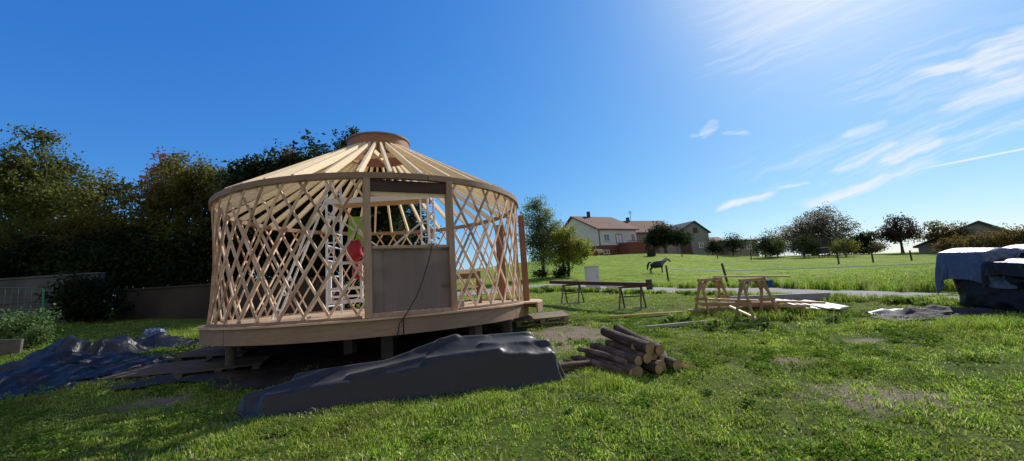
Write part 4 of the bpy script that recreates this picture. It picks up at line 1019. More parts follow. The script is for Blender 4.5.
# tall weeds along the road edge and in the yard: dock plants, each a plant of its own
def weed_proto(label, seed):
    rng = np.random.default_rng(seed); V = []; Q = []
    for k in range(26):
        a = rng.uniform(0, 6.28); L = rng.uniform(.10, .22); w = L * .32; t = rng.uniform(.3, 1.2)
        d = np.array([math.cos(a), math.sin(a), 0]); s_ = np.array([-math.sin(a), math.cos(a), 0]); b = d * .02
        m1 = b + d * L * .5 * math.cos(t) + np.array([0, 0, L * .5 * math.sin(t) + .02]); e = m1 + d * L * .6 + np.array([0, 0, L * .2 * (t - .7)])
        n = len(V); V += [b - s_ * .005, b + s_ * .005, m1 + s_ * w / 2, m1 - s_ * w / 2, e + s_ * .004, e - s_ * .004]; Q += [(n, n + 1, n + 2, n + 3), (n + 3, n + 2, n + 4, n + 5)]
    o = np_mesh('weed_clump', np.array(V), quads=np.array(Q), mat=LM['weed'])
    return tag(o, label, 'weed', 'broad leaved weeds in the grass')
wr = random.Random(11); w0 = None
for k in range(90):
    if k < 46:   # along the near road edge and between the bench legs
        x = wr.uniform(.6, 9.0); y = float(np.interp(x, ROAD_A[:, 0], ROAD_A[:, 1])) - wr.uniform(.1, 1.2); sc_ = wr.uniform(.8, 1.7)
        if x > 4.5: sc_ *= .7
    elif k < 70:
        x = wr.uniform(3.0, 6.0); y = wr.uniform(7.4, 9.6); sc_ = wr.uniform(.5, 1.0)
    else:
        y = wr.uniform(3.8, 9); x = wr.uniform(-.2, 1.15) * y + wr.uniform(-.3, .3); sc_ = wr.uniform(.22, .42)
    if (abs(x - 1.35) < .9 and abs(y - 5.9) < 1.0) or (x < .8 and y < 6.3 and y > 4.3) or math.hypot(x - CX, y - CY) < 3.4: continue
    if w0 is None: o = w0 = weed_proto('low broad leaved weed clump growing in the grass', 5)
    else: o = w0.copy(); col.objects.link(o)
    o.location = (x, y, terr(x, y)); o.rotation_euler = (0, 0, wr.uniform(0, 6.28)); o.scale = (sc_, sc_, sc_)

# ------------------------------------------------------------------ houses
def panel_window(parent, c, u, w, h, out, name='window', frame='winframe', glass='glass'):
    """u: horizontal unit vector on the wall, out: outward unit"""
    rot = Matrix((u, -out, Vector((0, 0, 1)))).transposed()
    f = MB()
    t_ = .14
    f.box(c + out * .03 + Vector((0, 0, h / 2)), (w, .12, t_), rot); f.box(c + out * .03 - Vector((0, 0, h / 2)), (w + .2, .2, t_), rot)
    f.box(c + out * .03 + u * (w / 2), (t_, .12, h - t_ - .01), rot); f.box(c + out * .03 - u * (w / 2), (t_, .12, h - t_ - .01), rot); f.box(c + out * .03, (t_ * .6, .10, h - t_ - .02), rot)
    o = f.build(name, M[frame], parent)
    MB().box(c + out * .012, (w - .02, .05, h - .02), rot).build('pane', M[glass], o)
    return o
def house(name, label, corner, base, dl, dg, L, G, zb, ze, zr, rfrac, wall_m, roof_m, over=.45):
    """corner: nearest bottom corner; dl unit along the long side, dg unit along the gable side"""
    t = thing(name, label, 'house' if 'house' in name else 'barn', (corner[0], corner[1], 0))
    dl = Vector((dl[0], dl[1], 0)).normalized(); dg = Vector((dg[0], dg[1], 0)).normalized()
    O = Vector((0, 0, 0)); Z = Vector((0, 0, 1))
    m_ = MB()
    g = [O + Z * zb, O + dg * G + Z * zb, O + dg * G + Z * ze, O + dg * G * rfrac + Z * zr, O + Z * ze]
    v = g + [p + dl * L for p in g]
    m_.add(v, [(0, 1, 2, 3, 4), (9, 8, 7, 6, 5)] + [(i, 5 + i, 5 + (i + 1) % 5, (i + 1) % 5) for i in range(5) if i not in (2, 3)])
    m_.build('wall', M[wall_m], t)
    rm = MB()
    for (a, b) in ((g[4], g[3]), (g[2], g[3])):
        d = (a - b); n_ = d.normalized()
        ea = a + n_ * over; th = Z * .22
        q = [ea - dl * over, b - dl * over, b + dl * (L + over), ea + dl * (L + over)]
        rm.add([p + Z * .04 for p in q] + [p + th + Z * .04 for p in q], [(0, 1, 2, 3), (7, 6, 5, 4), (0, 4, 5, 1), (1, 5, 6, 2), (2, 6, 7, 3), (3, 7, 4, 0)])
    rf = rm.build('roof', M[roof_m], t)
    return t, rf, dl, dg
# white house with red roof
t, rf, dl, dg = house('house', 'white house with red tiled roof and brick red ground floor', (16.1, 76), 0, (.88, .47), (-.80, .60), 9.6, 8.2, 5.5, 11.4, 14.4, .62, 'render_white', 'roof_red')
o1 = Vector((dl.y, -dl.x, 0)); o2 = Vector((-dg.y, dg.x, 0))
if o1.y > 0: o1 = -o1
if o2.y > 0: o2 = -o2
Z = Vector((0, 0, 1))
base = MB()
v = [dg * 8.25 + o2 * .06 - dl * .0, o2 * .06 + o1 * .06, o1 * .06 + dl * 9.7]
for a, b in zip(v[:-1], v[1:]):
    base.add([a + Z * 5.3, b + Z * 5.3, b + Z * 8.3, a + Z * (8.3 if a is not v[0] else 8.0)], [(0, 1, 2, 3)])
base.build('brick_base', M['brick'], t)
panel_window(t, dl * 1.9 + Z * 9.75, dl, 1.3, 1.35, o1); panel_window(t, dl * 5.0 + Z * 9.55, dl, 1.5, 1.7, o1, glass='winframe', frame='shutter')
panel_window(t, dl * 8.6 + Z * 9.75, dl, 1.0, 1.4, o1, glass='shutter'); panel_window(t, dl * 1.7 + Z * 7.0 + o1 * .06, dl, .9, .7, o1)
panel_window(t, dg * 3.6 + Z * 9.4, dg, 1.3, 1.3, o2); panel_window(t, dg * 6.6 + Z * 9.6, dg, 1.0, 1.2, o2, glass='shutter'); panel_window(t, dg * 5.4 + Z * 12.0, dg, 1.1, 1.2, o2, glass='shutter', frame='render_white')
MB().beam(dl * .12 + o1 * .12 + Z * 5.6, dl * .12 + o1 * .12 + Z * 11.3, .14, .14).build('downpipe', M['steel'], t)
ch = MB().box(dl * 4.0 + dg * 8.2 * .62 + Z * 14.9, (.6, .6, 1.5)); ch.build('chimney', M['roof_dark'], rf)
tm = MB().box(dl * 8.4 + o1 * 1.6 + Z * 7.0, (8.0, 2.6, 3.0), Matrix((dl, -o1, Z)).transposed()); tr_ = tm.build('terrace', M['brick'], t)
MB().box(dl * 8.4 + o1 * 2.92 + Z * 8.75, (8.0, .08, .10), Matrix((dl, -o1, Z)).transposed()).build('railing', M['darkwood'], tr_)
# wing house
t, rf, dl, dg = house('house', 'lower tan house wing with red roof joined behind the white house', (23.9, 81.5), 0, (.93, .37), (-.37, .93), 11.0, 7.5, 5.5, 10.9, 13.7, .5, 'render_tan', 'roof_red')
o1 = Vector((dl.y, -dl.x, 0))
panel_window(t, dl * 4.6 + Z * 9.2, dl, 1.2, 1.5, o1); panel_window(t, dl * 7.4 + Z * 8.6, dl, 1.2, 1.5, o1)
MB().box(dl * 2.4 + dg * 3.75 + Z * 13.9, (.6, .6, 1.5)).build('chimney', M['roof_dark'], rf)
an = MB(); p = dl * 3.2 + dg * 3.75 + Z * 13.5
an.tube([p, p + Z * 2.6], .045, 5)
for k in range(4): an.tube([p + Z * (2.0 + .18 * k) - dl * (.55 - .06 * k), p + Z * (2.0 + .18 * k) + dl * (.55 - .06 * k)], .03, 4)
an.build('aerial', M['steel'], rf)
# grey barn
t, rf, dl, dg = house('barn', 'grey barn with dark roof and a small dark attic opening', (43.4, 90), 0, (-.42, .91), (-.93, -.16), 9.0, 8.2, 5.0, 10.75, 13.2, .40, 'render_grey', 'roof_dark', .4)
o2 = Vector((.16, -.98, 0)).normalized(); ug = Vector((-.93, -.16, 0)).normalized()
panel_window(t, ug * 3.1 + Z * 11.35 + o2 * .05, ug, .8, .95, o2, frame='roof_dark', glass='black' if False else 'darksheet')
panel_window(t, ug * 2.2 + Z * 8.0 + o2 * .05, ug, 1.0, 1.1, o2); MB().box(ug * 5.8 + Z * 7.3 + o2 * .05, (2.6, .1, 3.2), Matrix((ug, -o2, Z)).transposed()).build('barn_door', M['darkwood'], t)
# barn side roof seen left
t, rf, dl, dg = house('barn', 'long dark roofed outbuilding left of the grey barn gable', (30.5, 92), 0, (.98, .2), (-.2, .98), 6.0, 8.0, 5.0, 10.2, 12.6, .5, 'render_grey', 'roof_dark', .3)
panel_window(t, dl * 3.0 + Z * 8.2, dl, 1.1, 1.1, Vector((dl.y, -dl.x, 0)))
t, rf, dl, dg = house('house', 'small tan house at the right shoulder of the grey barn', (46.5, 97), 0, (.97, .25), (-.25, .97), 5.0, 5.5, 5.0, 9.0, 10.3, .5, 'render_tan', 'roof_red', .3)
panel_window(t, dl * 2.2 + Z * 7.6, dl, 1.0, 1.1, Vector((dl.y, -dl.x, 0)))
t, rf, dl, dg = house('barn', 'long low brown building at the top of the meadow', (50.0, 95), 0, (.99, .12), (-.12, .99), 7.4, 5.0, 4.5, 8.7, 9.15, .5, 'render_tan', 'roof_dark', .3)
for k in range(2): panel_window(t, dl * (2 + 3.2 * k) + Z * 7.2, dl, 1.1, 1.0, Vector((dl.y, -dl.x, 0)))
t, rf, dl, dg = house('barn', 'large barn at the right edge with only its dark roof above the hedge', (65.6, 52), 0, (.80, .60), (-.80, .25), 16.0, 11.5, 1.5, 3.3, 5.85, .40, 'render_grey', 'roof_dark', .5)
MB().box(Vector((-7.5, 2.3, 3.0)) + Vector((-.3, -.95, 0)) * .1, (2.4, .1, 2.2), Matrix.Rotation(R(-17), 3, 'Z')).build('barn_door', M['darkwood'], t)

# ------------------------------------------------------------------ meadow fence
def post(x, y, h, r, label, lean=(0, 0), group='posts of the meadow fence'):
    m_ = MB().tube([(0, 0, -.1), (lean[0] * .5, lean[1] * .5, h * .5), (lean[0], lean[1], h)], [r, r * .95, r * .9], 8)
    o = m_.build('fence_post', M['fencepost'], smooth=True); o.location = (x, y, terr(x, y)); return tag(o, label, 'fence post', group)
post(7.73, 20.85, .92, .05, 'short dark fence post in front of the horse', (-.04, 0))
post(7.69, 14.96, .90, .045, 'leaning dark fence post behind the sawhorses', (-.14, 0))
for k, (x, y) in enumerate([(31.5, 40), (34.4, 39.5), (37.6, 39), (40.6, 38.2)]):
    post(x, y, 1.0, .075, ['leftmost thick post of the far fence at the right', 'second post from the left in the far right fence', 'third post from the left in the far right fence', 'post of the far right fence nearest the covered stack'][k], group='posts of the far right fence')
post(13.2, 11.6, .9, .05, 'fence post hidden beyond the covered stack')
tp = MB(); a = Vector((7.73, 20.85, terr(7.73, 20.85) + .78)); b = Vector((7.60, 14.96, terr(7.69, 14.96) + .62)); c = Vector((13.2, 11.6, terr(13.2, 11.6) + .52))
def sagline(a, b, s_, n=14): return [a + (b - a) * (i / n) - Vector((0, 0, s_ * 4 * (i / n) * (1 - i / n))) for i in range(n + 1)]
tp.tube(sagline(a, b, .03), .017, 5); tp.tube(sagline(b, c, .02), .015, 5)
tag(tp.build('fence_tape', M['tape']), 'white fence tape strung low across the meadow beyond the road', 'fence tape')
wl = MB()
fpz = [Vector((x, y, terr(x, y) + .8)) for x, y in [(24, 43.0), (31.5, 40), (34.4, 39.5), (37.6, 39), (40.6, 38.2), (46, 37)]]
for a, b in zip(fpz[:-1], fpz[1:]): wl.tube(sagline(a, b, .06, 6), .01, 4); wl.tube(sagline(a - Z * .35, b - Z * .35, .06, 6), .01, 4)
tag(wl.build('fence_wire', M['wire']), 'thin wires between the posts of the far right fence', 'fence wire')
for k, (x, y) in enumerate([(23.0, 56), (27.3, 55), (31.5, 54.5)]):
    post(x, y, 1.1, .07, ['thin stake at the top of the meadow left of the barn', 'thin stake at the top of the meadow below the barn', 'thin stake at the top of the meadow right of the barn'][k], group='stakes at the top of the meadow')
# dark trough by the horses, hive box under the big tree
tr = thing('water_tub', 'dark blue round tub at the top of the meadow behind the horse', 'tub', (18.7, 55.5, terr(18.7, 55.5)))
MB().lathe([(0, 0), (.55, 0), (.66, .85), (.70, .85), (.70, .92), (.60, .92), (.5, .1), (0, .1)], 20).build('tub_body', M['navy'], tr, smooth=True)
bx_ = thing('hive_box', 'small pale box on legs below the very large grey tree', 'box', (42.6, 56.5, terr(42.6, 56.5)))
MB().box((0, 0, .85), (1.0, .8, .8)).build('box_body', M['slate'], bx_, bevel=.02); MB().box((0, 0, 1.28), (1.15, .95, .07)).build('lid', M['cabinet'], bx_)
for x in (-.4, .4):
    for y in (-.3, .3): MB().box((x, y, .22), (.08, .08, .44)).build('leg', M['fencepost'], bx_)

# ------------------------------------------------------------------ horses
def horse_body(name, m):
    V = []; E = []; RD = []
    def add(p, r, par=None):
        V.append(p); RD.append(r if isinstance(r, tuple) else (r, r))
        if par is not None: E.append((par, len(V) - 1))
        return len(V) - 1
    # faces +x ; withers 1.45
    pel = add((-.52, 0, 1.08), (.32, .40));
    belly = add((-.15, 0, 1.0), (.38, .46), pel); chest = add((.25, 0, 1.0), (.36, .45), belly); sh = add((.48, 0, 1.07), (.29, .40), chest)
    n1 = add((.70, 0, 1.28), (.14, .24), sh); n2 = add((.90, 0, 1.41), (.11, .18), n1); n3 = add((1.06, 0, 1.50), (.09, .14), n2)
    h1 = add((1.17, 0, 1.46), (.095, .13), n3); h2 = add((1.30, 0, 1.31), (.07, .095), h1); h3 = add((1.41, 0, 1.17), (.055, .07), h2)
    for s_ in (-1, 1):
        e = add((1.07, s_ * .06, 1.60), .03, n3); add((1.06, s_ * .075, 1.70), .012, e)
        # fore leg
        a = add((.47, s_ * .15, .86), (.13, .15), sh); b = add((.46, s_ * .15, .68), (.09, .10), a); k = add((.48 + .04 * s_, s_ * .15, .44), .066, b); f = add((.46 + .06 * s_, s_ * .15, .16), .048, k); g = add((.49 + .06 * s_, s_ * .15, .05), .052, f)
        # hind leg: stifle forward, hock back
        a = add((-.55, s_ * .15, .98), (.17, .19), pel); b = add((-.45 + .05 * s_, s_ * .16, .74), (.12, .14), a); k = add((-.70 + .07 * s_, s_ * .15, .48), .07, b); f = add((-.66 + .09 * s_, s_ * .15, .18), .05, k); g = add((-.61 + .09 * s_, s_ * .15, .05), .055, f)
    me = bpy.data.meshes.new(name); me.from_pydata(V, E, []); me.materials.append(m)
    o = bpy.data.objects.new(name, me); link(o)
    sk_ = o.modifiers.new('skin', 'SKIN'); sk_.use_smooth_shade = True
    for i, r in enumerate(RD): me.skin_vertices[0].data[i].radius = r
    me.skin_vertices[0].data[0].use_root = True
    sb = o.modifiers.new('sub', 'SUBSURF'); sb.levels = 2; sb.render_levels = 2
    return o
def pinto_mat():
    m = bpy.data.materials.new('pinto_coat'); t = NT(m)
    co = t.n('ShaderNodeTexCoord').outputs['Object']
    sx = t.n('ShaderNodeSeparateXYZ', i_0=co)
    n = t.noise(co, 2.2, 3)
    # dark hindquarters and barrel, pale back, shoulder and lower legs, dark face
    px_ = t.math('ADD', sx.outputs[0], t.math('MULTIPLY_ADD', n, .5, -.25))
    c = t.mix(t.ramp(px_, [(.30, 0.), (.45, 1.)]), (.010, .011, .020), (.075, .078, .105))
    hz = t.math('ADD', sx.outputs[2], t.math('MULTIPLY_ADD', n, .2, -.1))
    c = t.mix(t.ramp(hz, [(.0, 1.), (.50, 1.), (.60, 0.)]), c, (.13, .13, .145))
    c = t.mix(t.ramp(t.math('ADD', t.math('MULTIPLY', hz, .5), 0), [(.66, 0.), (.70, .8)]), c, (.32, .33, .37))
    c = t.mix(t.ramp(t.math('MULTIPLY', sx.outputs[0], .5), [(.55, 0.), (.60, 1.)]), c, (.03, .03, .04))
    b = t.n('ShaderNodeBsdfPrincipled', i_Base_Color=c, i_Roughness=.6); t.out(b.outputs[0]); return m
M['coat'] = pinto_mat(); M['palecoat'] = mat('pale_coat', (.52, .44, .34), (.42, .34, .26), 3, .6, 0); M['mane'] = mat('mane_hair', (.02, .02, .025), (.04, .035, .03), 8, .6, .1)
def horse(label, loc, rz, s_, coat, grp=None):
    o = horse_body('horse', coat); o.location = loc; o.rotation_euler = (0, 0, rz); o.scale = (s_, s_, s_); tag(o, label, 'horse', grp)
    MB().tube([(-.52, 0, 1.30), (-.76, 0, 1.24), (-.90, 0, .98), (-.98, 0, .66), (-1.0, 0, .42)], [.07, .10, .11, .09, .03], 8).build('tail', M['mane'], o, smooth=True)
    MB().tube([(1.10, 0, 1.63), (1.0, 0, 1.62), (.84, 0, 1.54), (.68, 0, 1.45), (.52, 0, 1.41)], [.02, .035, .05, .05, .02], 6).build('mane', M['mane'], o, smooth=True)
    return o
hx, hy = 10.75, 31.0
horse('dark and white pinto horse standing side on in the meadow', (hx, hy, terr(hx, hy)), R(-12), .90, M['coat'])
LAST = bpy.data.objects['horse']; LAST.scale = (.72, .80, .68)
horse('pale tan horse in front of the brick base of the white house', (13.6, 63.5, terr(13.6, 63.5)), R(170), .72, M['palecoat'])

# ------------------------------------------------------------------ grass
def grass_blades(x, y, h, w, rng, lean=.5):
    n = len(x); z = terr_np(x, y)
    a = rng.uniform(0, 2 * np.pi, n); sx, sy = np.cos(a) * w / 2, np.sin(a) * w / 2
    b = rng.uniform(0, 2 * np.pi, n); l = rng.uniform(.15, 1, n) * lean * h; lx, ly = np.cos(b) * l, np.sin(b) * l
    z0 = z - .005
    v = np.empty((n, 5, 3))
    v[:, 0] = np.stack([x - sx, y - sy, z0], 1); v[:, 1] = np.stack([x + sx, y + sy, z0], 1)
    v[:, 2] = np.stack([x + sx * .8 + lx * .4, y + sy * .8 + ly * .4, z + h * .6], 1); v[:, 3] = np.stack([x - sx * .8 + lx * .4, y - sy * .8 + ly * .4, z + h * .6], 1)
    v[:, 4] = np.stack([x + lx * 1.2, y + ly * 1.2, z + h * (1 - .25 * (l / h))], 1)
    i = np.arange(n) * 5
    return v.reshape(-1, 3), np.stack([i, i + 1, i + 2, i + 3], 1), np.stack([i + 3, i + 2, i + 4], 1)
def grass_mat():
    m = bpy.data.materials.new('grass_blades'); t = NT(m)
    g = t.n('ShaderNodeNewGeometry'); pos = g.outputs['Position']
    c = t.ramp(g.outputs['Random Per Island'], [(0, (.12, .23, .02)), (.35, (.25, .42, .035)), (.7, (.40, .55, .06)), (.88, (.54, .60, .12)), (.96, (.64, .57, .27)), (1, (.78, .72, .48))])
    n = t.noise(pos, .55, 5)
    c = t.mix(t.ramp(n, [(.42, 0.), (.66, .75)]), c, (.25, .31, .05))
    k = t.ramp(t.noise(pos, 2.6, 4), [(.3, .6), (.62, 1.15)])
    c = t.mix(1.0, c, k, 'MULTIPLY')
    d = t.n('ShaderNodeBsdfDiffuse', i_Color=c); tr = t.n('ShaderNodeBsdfTranslucent', i_Color=c); gl = t.n('ShaderNodeBsdfGlossy', i_Color=(.6, .65, .5, 1), i_Roughness=.4)
    s1 = t.n('ShaderNodeMixShader', i_0=.5, i_1=d.outputs[0], i_2=tr.outputs[0]); s2 = t.n('ShaderNodeMixShader', i_0=.045, i_1=s1.outputs[0], i_2=gl.outputs[0])
    t.out(s2.outputs[0]); return m
def clover_mat():
    m = bpy.data.materials.new('clover_leaves'); t = NT(m)
    g = t.n('ShaderNodeNewGeometry')
    c = t.ramp(g.outputs['Random Per Island'], [(0, (.07, .15, .014)), (.5, (.13, .24, .026)), (.85, (.20, .30, .045)), (1, (.30, .33, .10))])
    d = t.n('ShaderNodeBsdfDiffuse', i_Color=c); tr = t.n('ShaderNodeBsdfTranslucent', i_Color=c)
    t.out(t.n('ShaderNodeMixShader', i_0=.4, i_1=d.outputs[0], i_2=tr.outputs[0]).outputs[0]); return m
def build_grass():
    rng = np.random.default_rng(3); gm = grass_mat()
    def field(name, y0, y1, n, hm, w, lean, side=.35):
        # density evens out over the depth range
        per = 24 if y1 < 16 else 14
        nc = n // per
        y = np.sqrt(rng.uniform(y0 ** 2, y1 ** 2, nc)) if y1 < 16 else y0 * (y1 / y0) ** rng.uniform(0, 1, nc)
        x = y * rng.uniform(-1.42, 1.42, nc)
        cr_ = np.repeat(rng.uniform(.5, 1.6, nc) * (.042 if y1 < 16 else .16), per); ch = np.repeat(rng.uniform(.5, 1.55, nc), per)
        x = np.repeat(x, per) + rng.normal(0, 1, nc * per) * cr_; y = np.repeat(y, per) + rng.normal(0, 1, nc * per) * cr_; n = nc * per
        dens = fbm(x * 1.3, y * 1.3, 40, 4); lum = fbm(x * .8 + 9, y * .8, 50, 3); fine = fbm(x * 4, y * 4, 60, 2)
        keep = rng.uniform(0, 1, n) < np.clip((dens - .22) * 2.6, .12, 1) * (1 - .93 * dirt_np(x, y))
        keep &= ~on_road(x, y)
        r_ = np.hypot(x - CX, y - CY); keep &= (r_ > 2.5) | (rng.uniform(0, 1, n) < .08)
        keep &= ~((x < -5.5) & (y > 12.0) & (y < 30)) 
        x, y, lum, fine, ch = x[keep], y[keep], lum[keep], fine[keep], ch[keep]; n = len(x)
        trod = np.clip(1 - np.hypot((x - 3.2) / 4.2, (y - 5.0) / 2.6), 0, 1)
        h = ch * hm * rng.uniform(.5, 1.3, n) * (.35 + 1.5 * np.clip(lum - .2, 0, 1)) * (.6 + .9 * fine) * (1 - .35 * trod)
        v, q, t3 = grass_blades(x, y, np.clip(h, .012, 1), w * rng.uniform(.7, 1.4, n), rng, lean)
        o = np_mesh(name, v, quads=q, tris=t3, mat=gm); tag(o, kind='stuff')
    field('lawn_grass', 2.2, 7.0, 290000, .050, .0090, 1.1)
    field('yard_grass', 7.0, 13.5, 150000, .058, .013, 1.1)
    field('meadow_grass', 13.5, 64, 130000, .075, .025, .9)
    # low clover and other small flat leaves between the blades
    nc = 7500; per = 26; y = np.sqrt(rng.uniform(2.4 ** 2, 9.5 ** 2, nc)); x = y * rng.uniform(-1.35, 1.35, nc)
    kk = (fbm(x * 1.6 + 30, y * 1.6, 71) > .50) & (dirt_np(x, y) < .3) & ((np.hypot(x - CX, y - CY) > 3.2)); x, y = x[kk], y[kk]
    x = np.repeat(x, per) + rng.normal(0, .05, len(x) * per); y = np.repeat(y, per) + rng.normal(0, .05, len(y) * per); n = len(x)
    z = terr_np(x, y) + rng.uniform(.008, .045, n); a = rng.uniform(0, 6.283, n); r_ = rng.uniform(.006, .015, n)
    tx, ty = rng.normal(0, .45, n), rng.normal(0, .45, n)
    v = np.empty((n, 4, 3))
    for q in range(4):
        dx = np.cos(a + q * np.pi / 2) * r_ * (1.3 if q % 2 else 1); dy = np.sin(a + q * np.pi / 2) * r_ * (1.3 if q % 2 else 1)
        v[:, q] = np.stack([x + dx, y + dy, z + dx * tx + dy * ty], 1)
    tag(np_mesh('clover', v.reshape(-1, 3), quads=np.arange(n * 4).reshape(-1, 4), mat=clover_mat()), kind='stuff')
    # longer tufts at the foot of the covered heap, at the road edge and around things
    n = 9000; cx_ = []; 
    P = []
    for k in range(230):
        u = rng.uniform(0, 1); bx = -3.3 + 4.2 * u; by = 4.12 + .95 * u + rng.normal(0, .16); P.append((bx, by, .055))
    for k in range(40): P.append((rng.uniform(.7, 1.3), rng.uniform(4.9, 5.5), .07))
    for k in range(170):
        x = rng.uniform(.6, 9); P.append((x, float(np.interp(x, ROAD_A[:, 0], ROAD_A[:, 1])) - abs(rng.normal(0, .5)), .18 if x < 4.5 else .12))
    for k in range(120):
        x = rng.uniform(3.0, 11); P.append((x, float(np.interp(x, ROAD_B[:, 0], ROAD_B[:, 1])) + abs(rng.normal(0, .8)) + .1, .26))
    for k in range(80): P.append((rng.uniform(6.5, 9), rng.uniform(6.2, 6.75), .12))
    for k in range(70): P.append((rng.uniform(3.3, 6), rng.uniform(7.9, 9.2), .12))
    for k in range(60): P.append((rng.uniform(-8.5, -6), rng.uniform(9.6, 11), .16))
    for k in range(110):
        y = rng.uniform(3.2, 8); P.append((y * rng.uniform(-1.2, 1.3), y, .055))
    P = np.array(P); per = 60
    x = np.repeat(P[:, 0], per) + rng.normal(0, .07, len(P) * per); y = np.repeat(P[:, 1], per) + rng.normal(0, .07, len(P) * per)
    keep = ~on_road(x, y); x, y = x[keep], y[keep]; hh = np.repeat(P[:, 2], per)[keep]
    v, q, t3 = grass_blades(x, y, hh * rng.uniform(.5, 1.5, len(x)), .007 * rng.uniform(.7, 1.5, len(x)) * np.clip(y / 6, 1, 3), rng, .8)
    tag(np_mesh('grass_tufts', v, quads=q, tris=t3, mat=gm), kind='stuff')
build_grass()

# ------------------------------------------------------------------ sky, sun, camera
SUN = Vector((.545, .57, .615)).normalized()
el = math.asin(SUN.z); az = math.atan2(SUN.x, SUN.y)
w = bpy.data.worlds.new('World'); sc.world = w; w.use_nodes = True
class WT(NT):
    def __init__(s, tree): s.t = tree; s.t.nodes.clear()
t = WT(w.node_tree)
sky = t.n('ShaderNodeTexSky', sky_type='NISHITA', sun_disc=False, sun_elevation=el, sun_rotation=az, altitude=200, air_density=1.0, dust_density=.6, ozone_density=1.6)
skc = t.n('ShaderNodeHueSaturation', i_Saturation=1.25, i_Value=1.0, i_Color=sky.outputs[0]).outputs[0]
sx_ = t.n('ShaderNodeSeparateColor', i_0=skc)                # film-like response of the blue sky
def chan(i, a, p): return t.math('MULTIPLY', t.math('POWER', t.math('MULTIPLY', sx_.outputs[i], .1), p), a * 10)
skc = t.n('ShaderNodeCombineColor', i_0=chan(0, .64, 1.03), i_1=chan(1, .83, .78), i_2=chan(2, 1.03, .45)).outputs[0]
gen = t.n('ShaderNodeTexCoord').outputs['Generated']
sp = t.n('ShaderNodeSeparateXYZ', i_0=gen)
yy = t.math('MAXIMUM', sp.outputs[1], .05)
u = t.math('DIVIDE', sp.outputs[0], yy); v = t.math('DIVIDE', sp.outputs[2], yy)
uv = t.n('ShaderNodeCombineXYZ', i_0=u, i_1=v).outputs[0]
warp = t.n('ShaderNodeTexNoise', i_Scale=3.2, i_Detail=5); t.t.links.new(uv, warp.inputs['Vector'])
wv = t.n('ShaderNodeVectorMath', operation='MULTIPLY_ADD', i_0=warp.outputs[1], i_1=(.07, .05, 0), i_2=(-.035, -.025, 0)).outputs[0]
wp2 = t.n('ShaderNodeTexNoise', i_Scale=13.0, i_Detail=6, i_Roughness=.6); t.t.links.new(uv, wp2.inputs['Vector'])
wv2 = t.n('ShaderNodeVectorMath', operation='MULTIPLY_ADD', i_0=wp2.outputs[1], i_1=(.026, .018, 0), i_2=(-.013, -.009, 0)).outputs[0]
uvw = t.n('ShaderNodeVectorMath', operation='ADD', i_0=uv, i_1=wv).outputs[0]
uvw = t.n('ShaderNodeVectorMath', operation='ADD', i_0=uvw, i_1=wv2).outputs[0]
def stroke(a, b, wd, src, pw=1.0):
    L = math.hypot(b[0] - a[0], b[1] - a[1]); ang = math.atan2(b[1] - a[1], b[0] - a[0]); cx, cy = (a[0] + b[0]) / 2, (a[1] + b[1]) / 2
    c, s_ = math.cos(-ang), math.sin(-ang)
    loc = (-(c * cx - s_ * cy), -(s_ * cx + c * cy), 0)
    m_ = t.map(src, (1, 1, 1), loc, (0, 0, -ang))
    m_ = t.map(m_, (2 / L, 1 / wd, 1))
    q_ = t.n('ShaderNodeSeparateXYZ', i_0=m_)
    vx = t.math('MULTIPLY', t.math('SUBTRACT', 1.0, t.math('ABSOLUTE', q_.outputs[0])), 2.2, clamp=True)
    vy = t.math('SUBTRACT', 1.0, t.math('ABSOLUTE', q_.outputs[1]), clamp=True)
    return t.math('MULTIPLY', t.math('MULTIPLY', vx, vy), pw)
total = None
for a, b, wd, pw in [((.69, .150), (1.0, .218), .020, 2.0), ((.90, .192), (1.12, .246), .020, 1.2), ((.79, .228), (1.01, .305), .018, 1.8), ((.84, .312), (1.0, .352), .020, 1.3), ((.92, .242), (1.13, .298), .026, 1.7),
                     ((.505, .152), (.67, .192), .013, 1.6), ((.655, .203), (.755, .217), .008, 1.0), ((.488, .335), (.55, .396), .020, 1.9), ((.455, .347), (.535, .352), .014, .9), ((.545, .352), (.63, .358), .010, 1.3),
                     ((.98, .465), (1.6, .53), .035, 1.3), ((1.08, .36), (1.6, .51), .045, 1.7), ((1.15, .44), (1.7, .68), .09, 1.8), ((1.04, .27), (1.5, .36), .022, .9), ((.85, .21), (1.25, .30), .06, .35), ((.80, .36), (1.8, .62), .16, .55), ((.45, .55), (1.3, .85), .18, .45), ((.5, .20), (1.6, .46), .10, .40)]:
    s_ = stroke(a, b, wd, uvw, pw); total = s_ if total is None else t.math('MAXIMUM', total, s_)
strk = t.map(t.map(uvw, rot=(0, 0, R(-17))), (2.6, 36, 1))
fib = t.n('ShaderNodeTexNoise', i_Scale=1.0, i_Detail=7, i_Roughness=.6); t.t.links.new(strk, fib.inputs['Vector'])
fib2 = t.n('ShaderNodeTexNoise', i_Scale=2.3, i_Detail=6, i_Roughness=.65); t.t.links.new(strk, fib2.inputs['Vector'])
fb = t.math('MULTIPLY_ADD', fib.outputs[0], 1.5, t.math('MULTIPLY', fib2.outputs[0], .8))
tot = t.math('MINIMUM', total, 1.1)
cl = t.ramp(t.math('ADD', t.math('MULTIPLY', tot, .62), t.math('MULTIPLY', t.math('SUBTRACT', fb, 1.12), 1.25)), [(.12, 0.), (.45, .26), (1.05, .92)])
cl = t.math('MULTIPLY', cl, t.ramp(total, [(.0, 0.), (.22, 1.)]))
tr1 = stroke((.98, .217), (1.70, .307), .0036, uv, 1.4)
cl = t.math('MAXIMUM', cl, tr1)
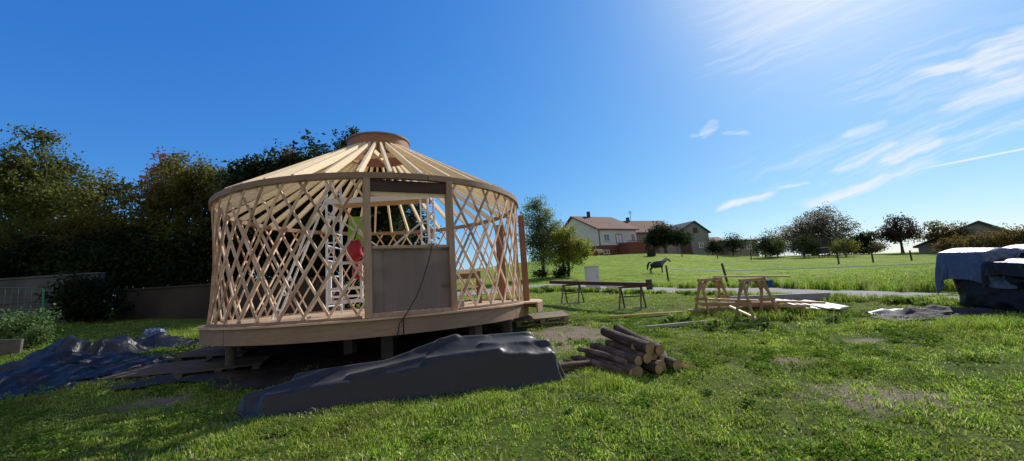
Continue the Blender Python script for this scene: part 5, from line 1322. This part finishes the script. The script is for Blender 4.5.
# thin veil of high haze low over the horizon at the right
veil = t.math('MULTIPLY', t.ramp(fib.outputs[0], [(.35, 0.), (.8, .5)]), t.ramp(u, [(.35, 0.), (1., .35)]))
cl = t.math('ADD', cl, t.math('MULTIPLY', veil, .35), clamp=True)
mask = t.ramp(sp.outputs[1], [(.05, 0.), (.2, 1.)])
cl = t.math('MULTIPLY', cl, mask)
skc = t.mix(t.math('MULTIPLY', cl, .80), skc, (9.0, 9.3, 9.7))
# unseen bright cloud bank added behind the viewer to fill the shaded fronts
bn_ = t.n('ShaderNodeTexNoise', i_Scale=2.2, i_Detail=6); t.t.links.new(gen, bn_.inputs['Vector'])
bk = t.math('MULTIPLY', t.ramp(t.math('MULTIPLY', sp.outputs[1], -1.0), [(.08, 0.), (.45, 1.)]), t.ramp(bn_.outputs[0], [(.32, .35), (.55, 1.)]))
skc = t.mix(t.math('MULTIPLY', bk, .9), skc, (5.4, 4.9, 4.5))
sd = t.n('ShaderNodeVectorMath', operation='DOT_PRODUCT', i_0=gen, i_1=tuple(SUN)).outputs['Value']
au = t.math('MULTIPLY', t.math('POWER', t.math('MAXIMUM', sd, 0.0), 60.0), .9)
skc = t.mix(au, skc, (9.6, 9.6, 9.8))
bg = t.n('ShaderNodeBackground', i_Color=skc, i_Strength=.10)
ow = t.n('ShaderNodeOutputWorld', i_0=bg.outputs[0])

sl = bpy.data.lights.new('sun', 'SUN'); sl.energy = 5.0; sl.angle = R(.53); sl.color = (1, .95, .86)
so = bpy.data.objects.new('sun', sl); so.rotation_euler = SUN.to_track_quat('Z', 'Y').to_euler(); link(so)

f_px, pitch, roll = 407.478, .139, -.0692
cd = bpy.data.cameras.new('camera'); cd.sensor_width = 36; cd.lens = f_px / 1024 * 36; cd.clip_start = .05; cd.clip_end = 6000
co_ = bpy.data.objects.new('camera', cd); link(co_)
cp, spn = math.cos(pitch), math.sin(pitch)
fw = Vector((0, cp, spn)); up0 = Vector((0, -spn, cp)); r0 = Vector((1, 0, 0))
rt = r0 * math.cos(roll) + up0 * math.sin(roll); up = -r0 * math.sin(roll) + up0 * math.cos(roll)
mw = Matrix((rt, up, -fw)).transposed().to_4x4(); mw.translation = Vector((0, 0, 1.6)); co_.matrix_world = mw
sc.camera = co_
sc.view_settings.view_transform = 'Standard'; sc.view_settings.look = 'None'; sc.view_settings.exposure = 0; sc.view_settings.gamma = 1
sc.cycles.max_bounces = 6; sc.cycles.diffuse_bounces = 3; sc.cycles.transparent_max_bounces = 6
sc.cycles.use_denoising = True
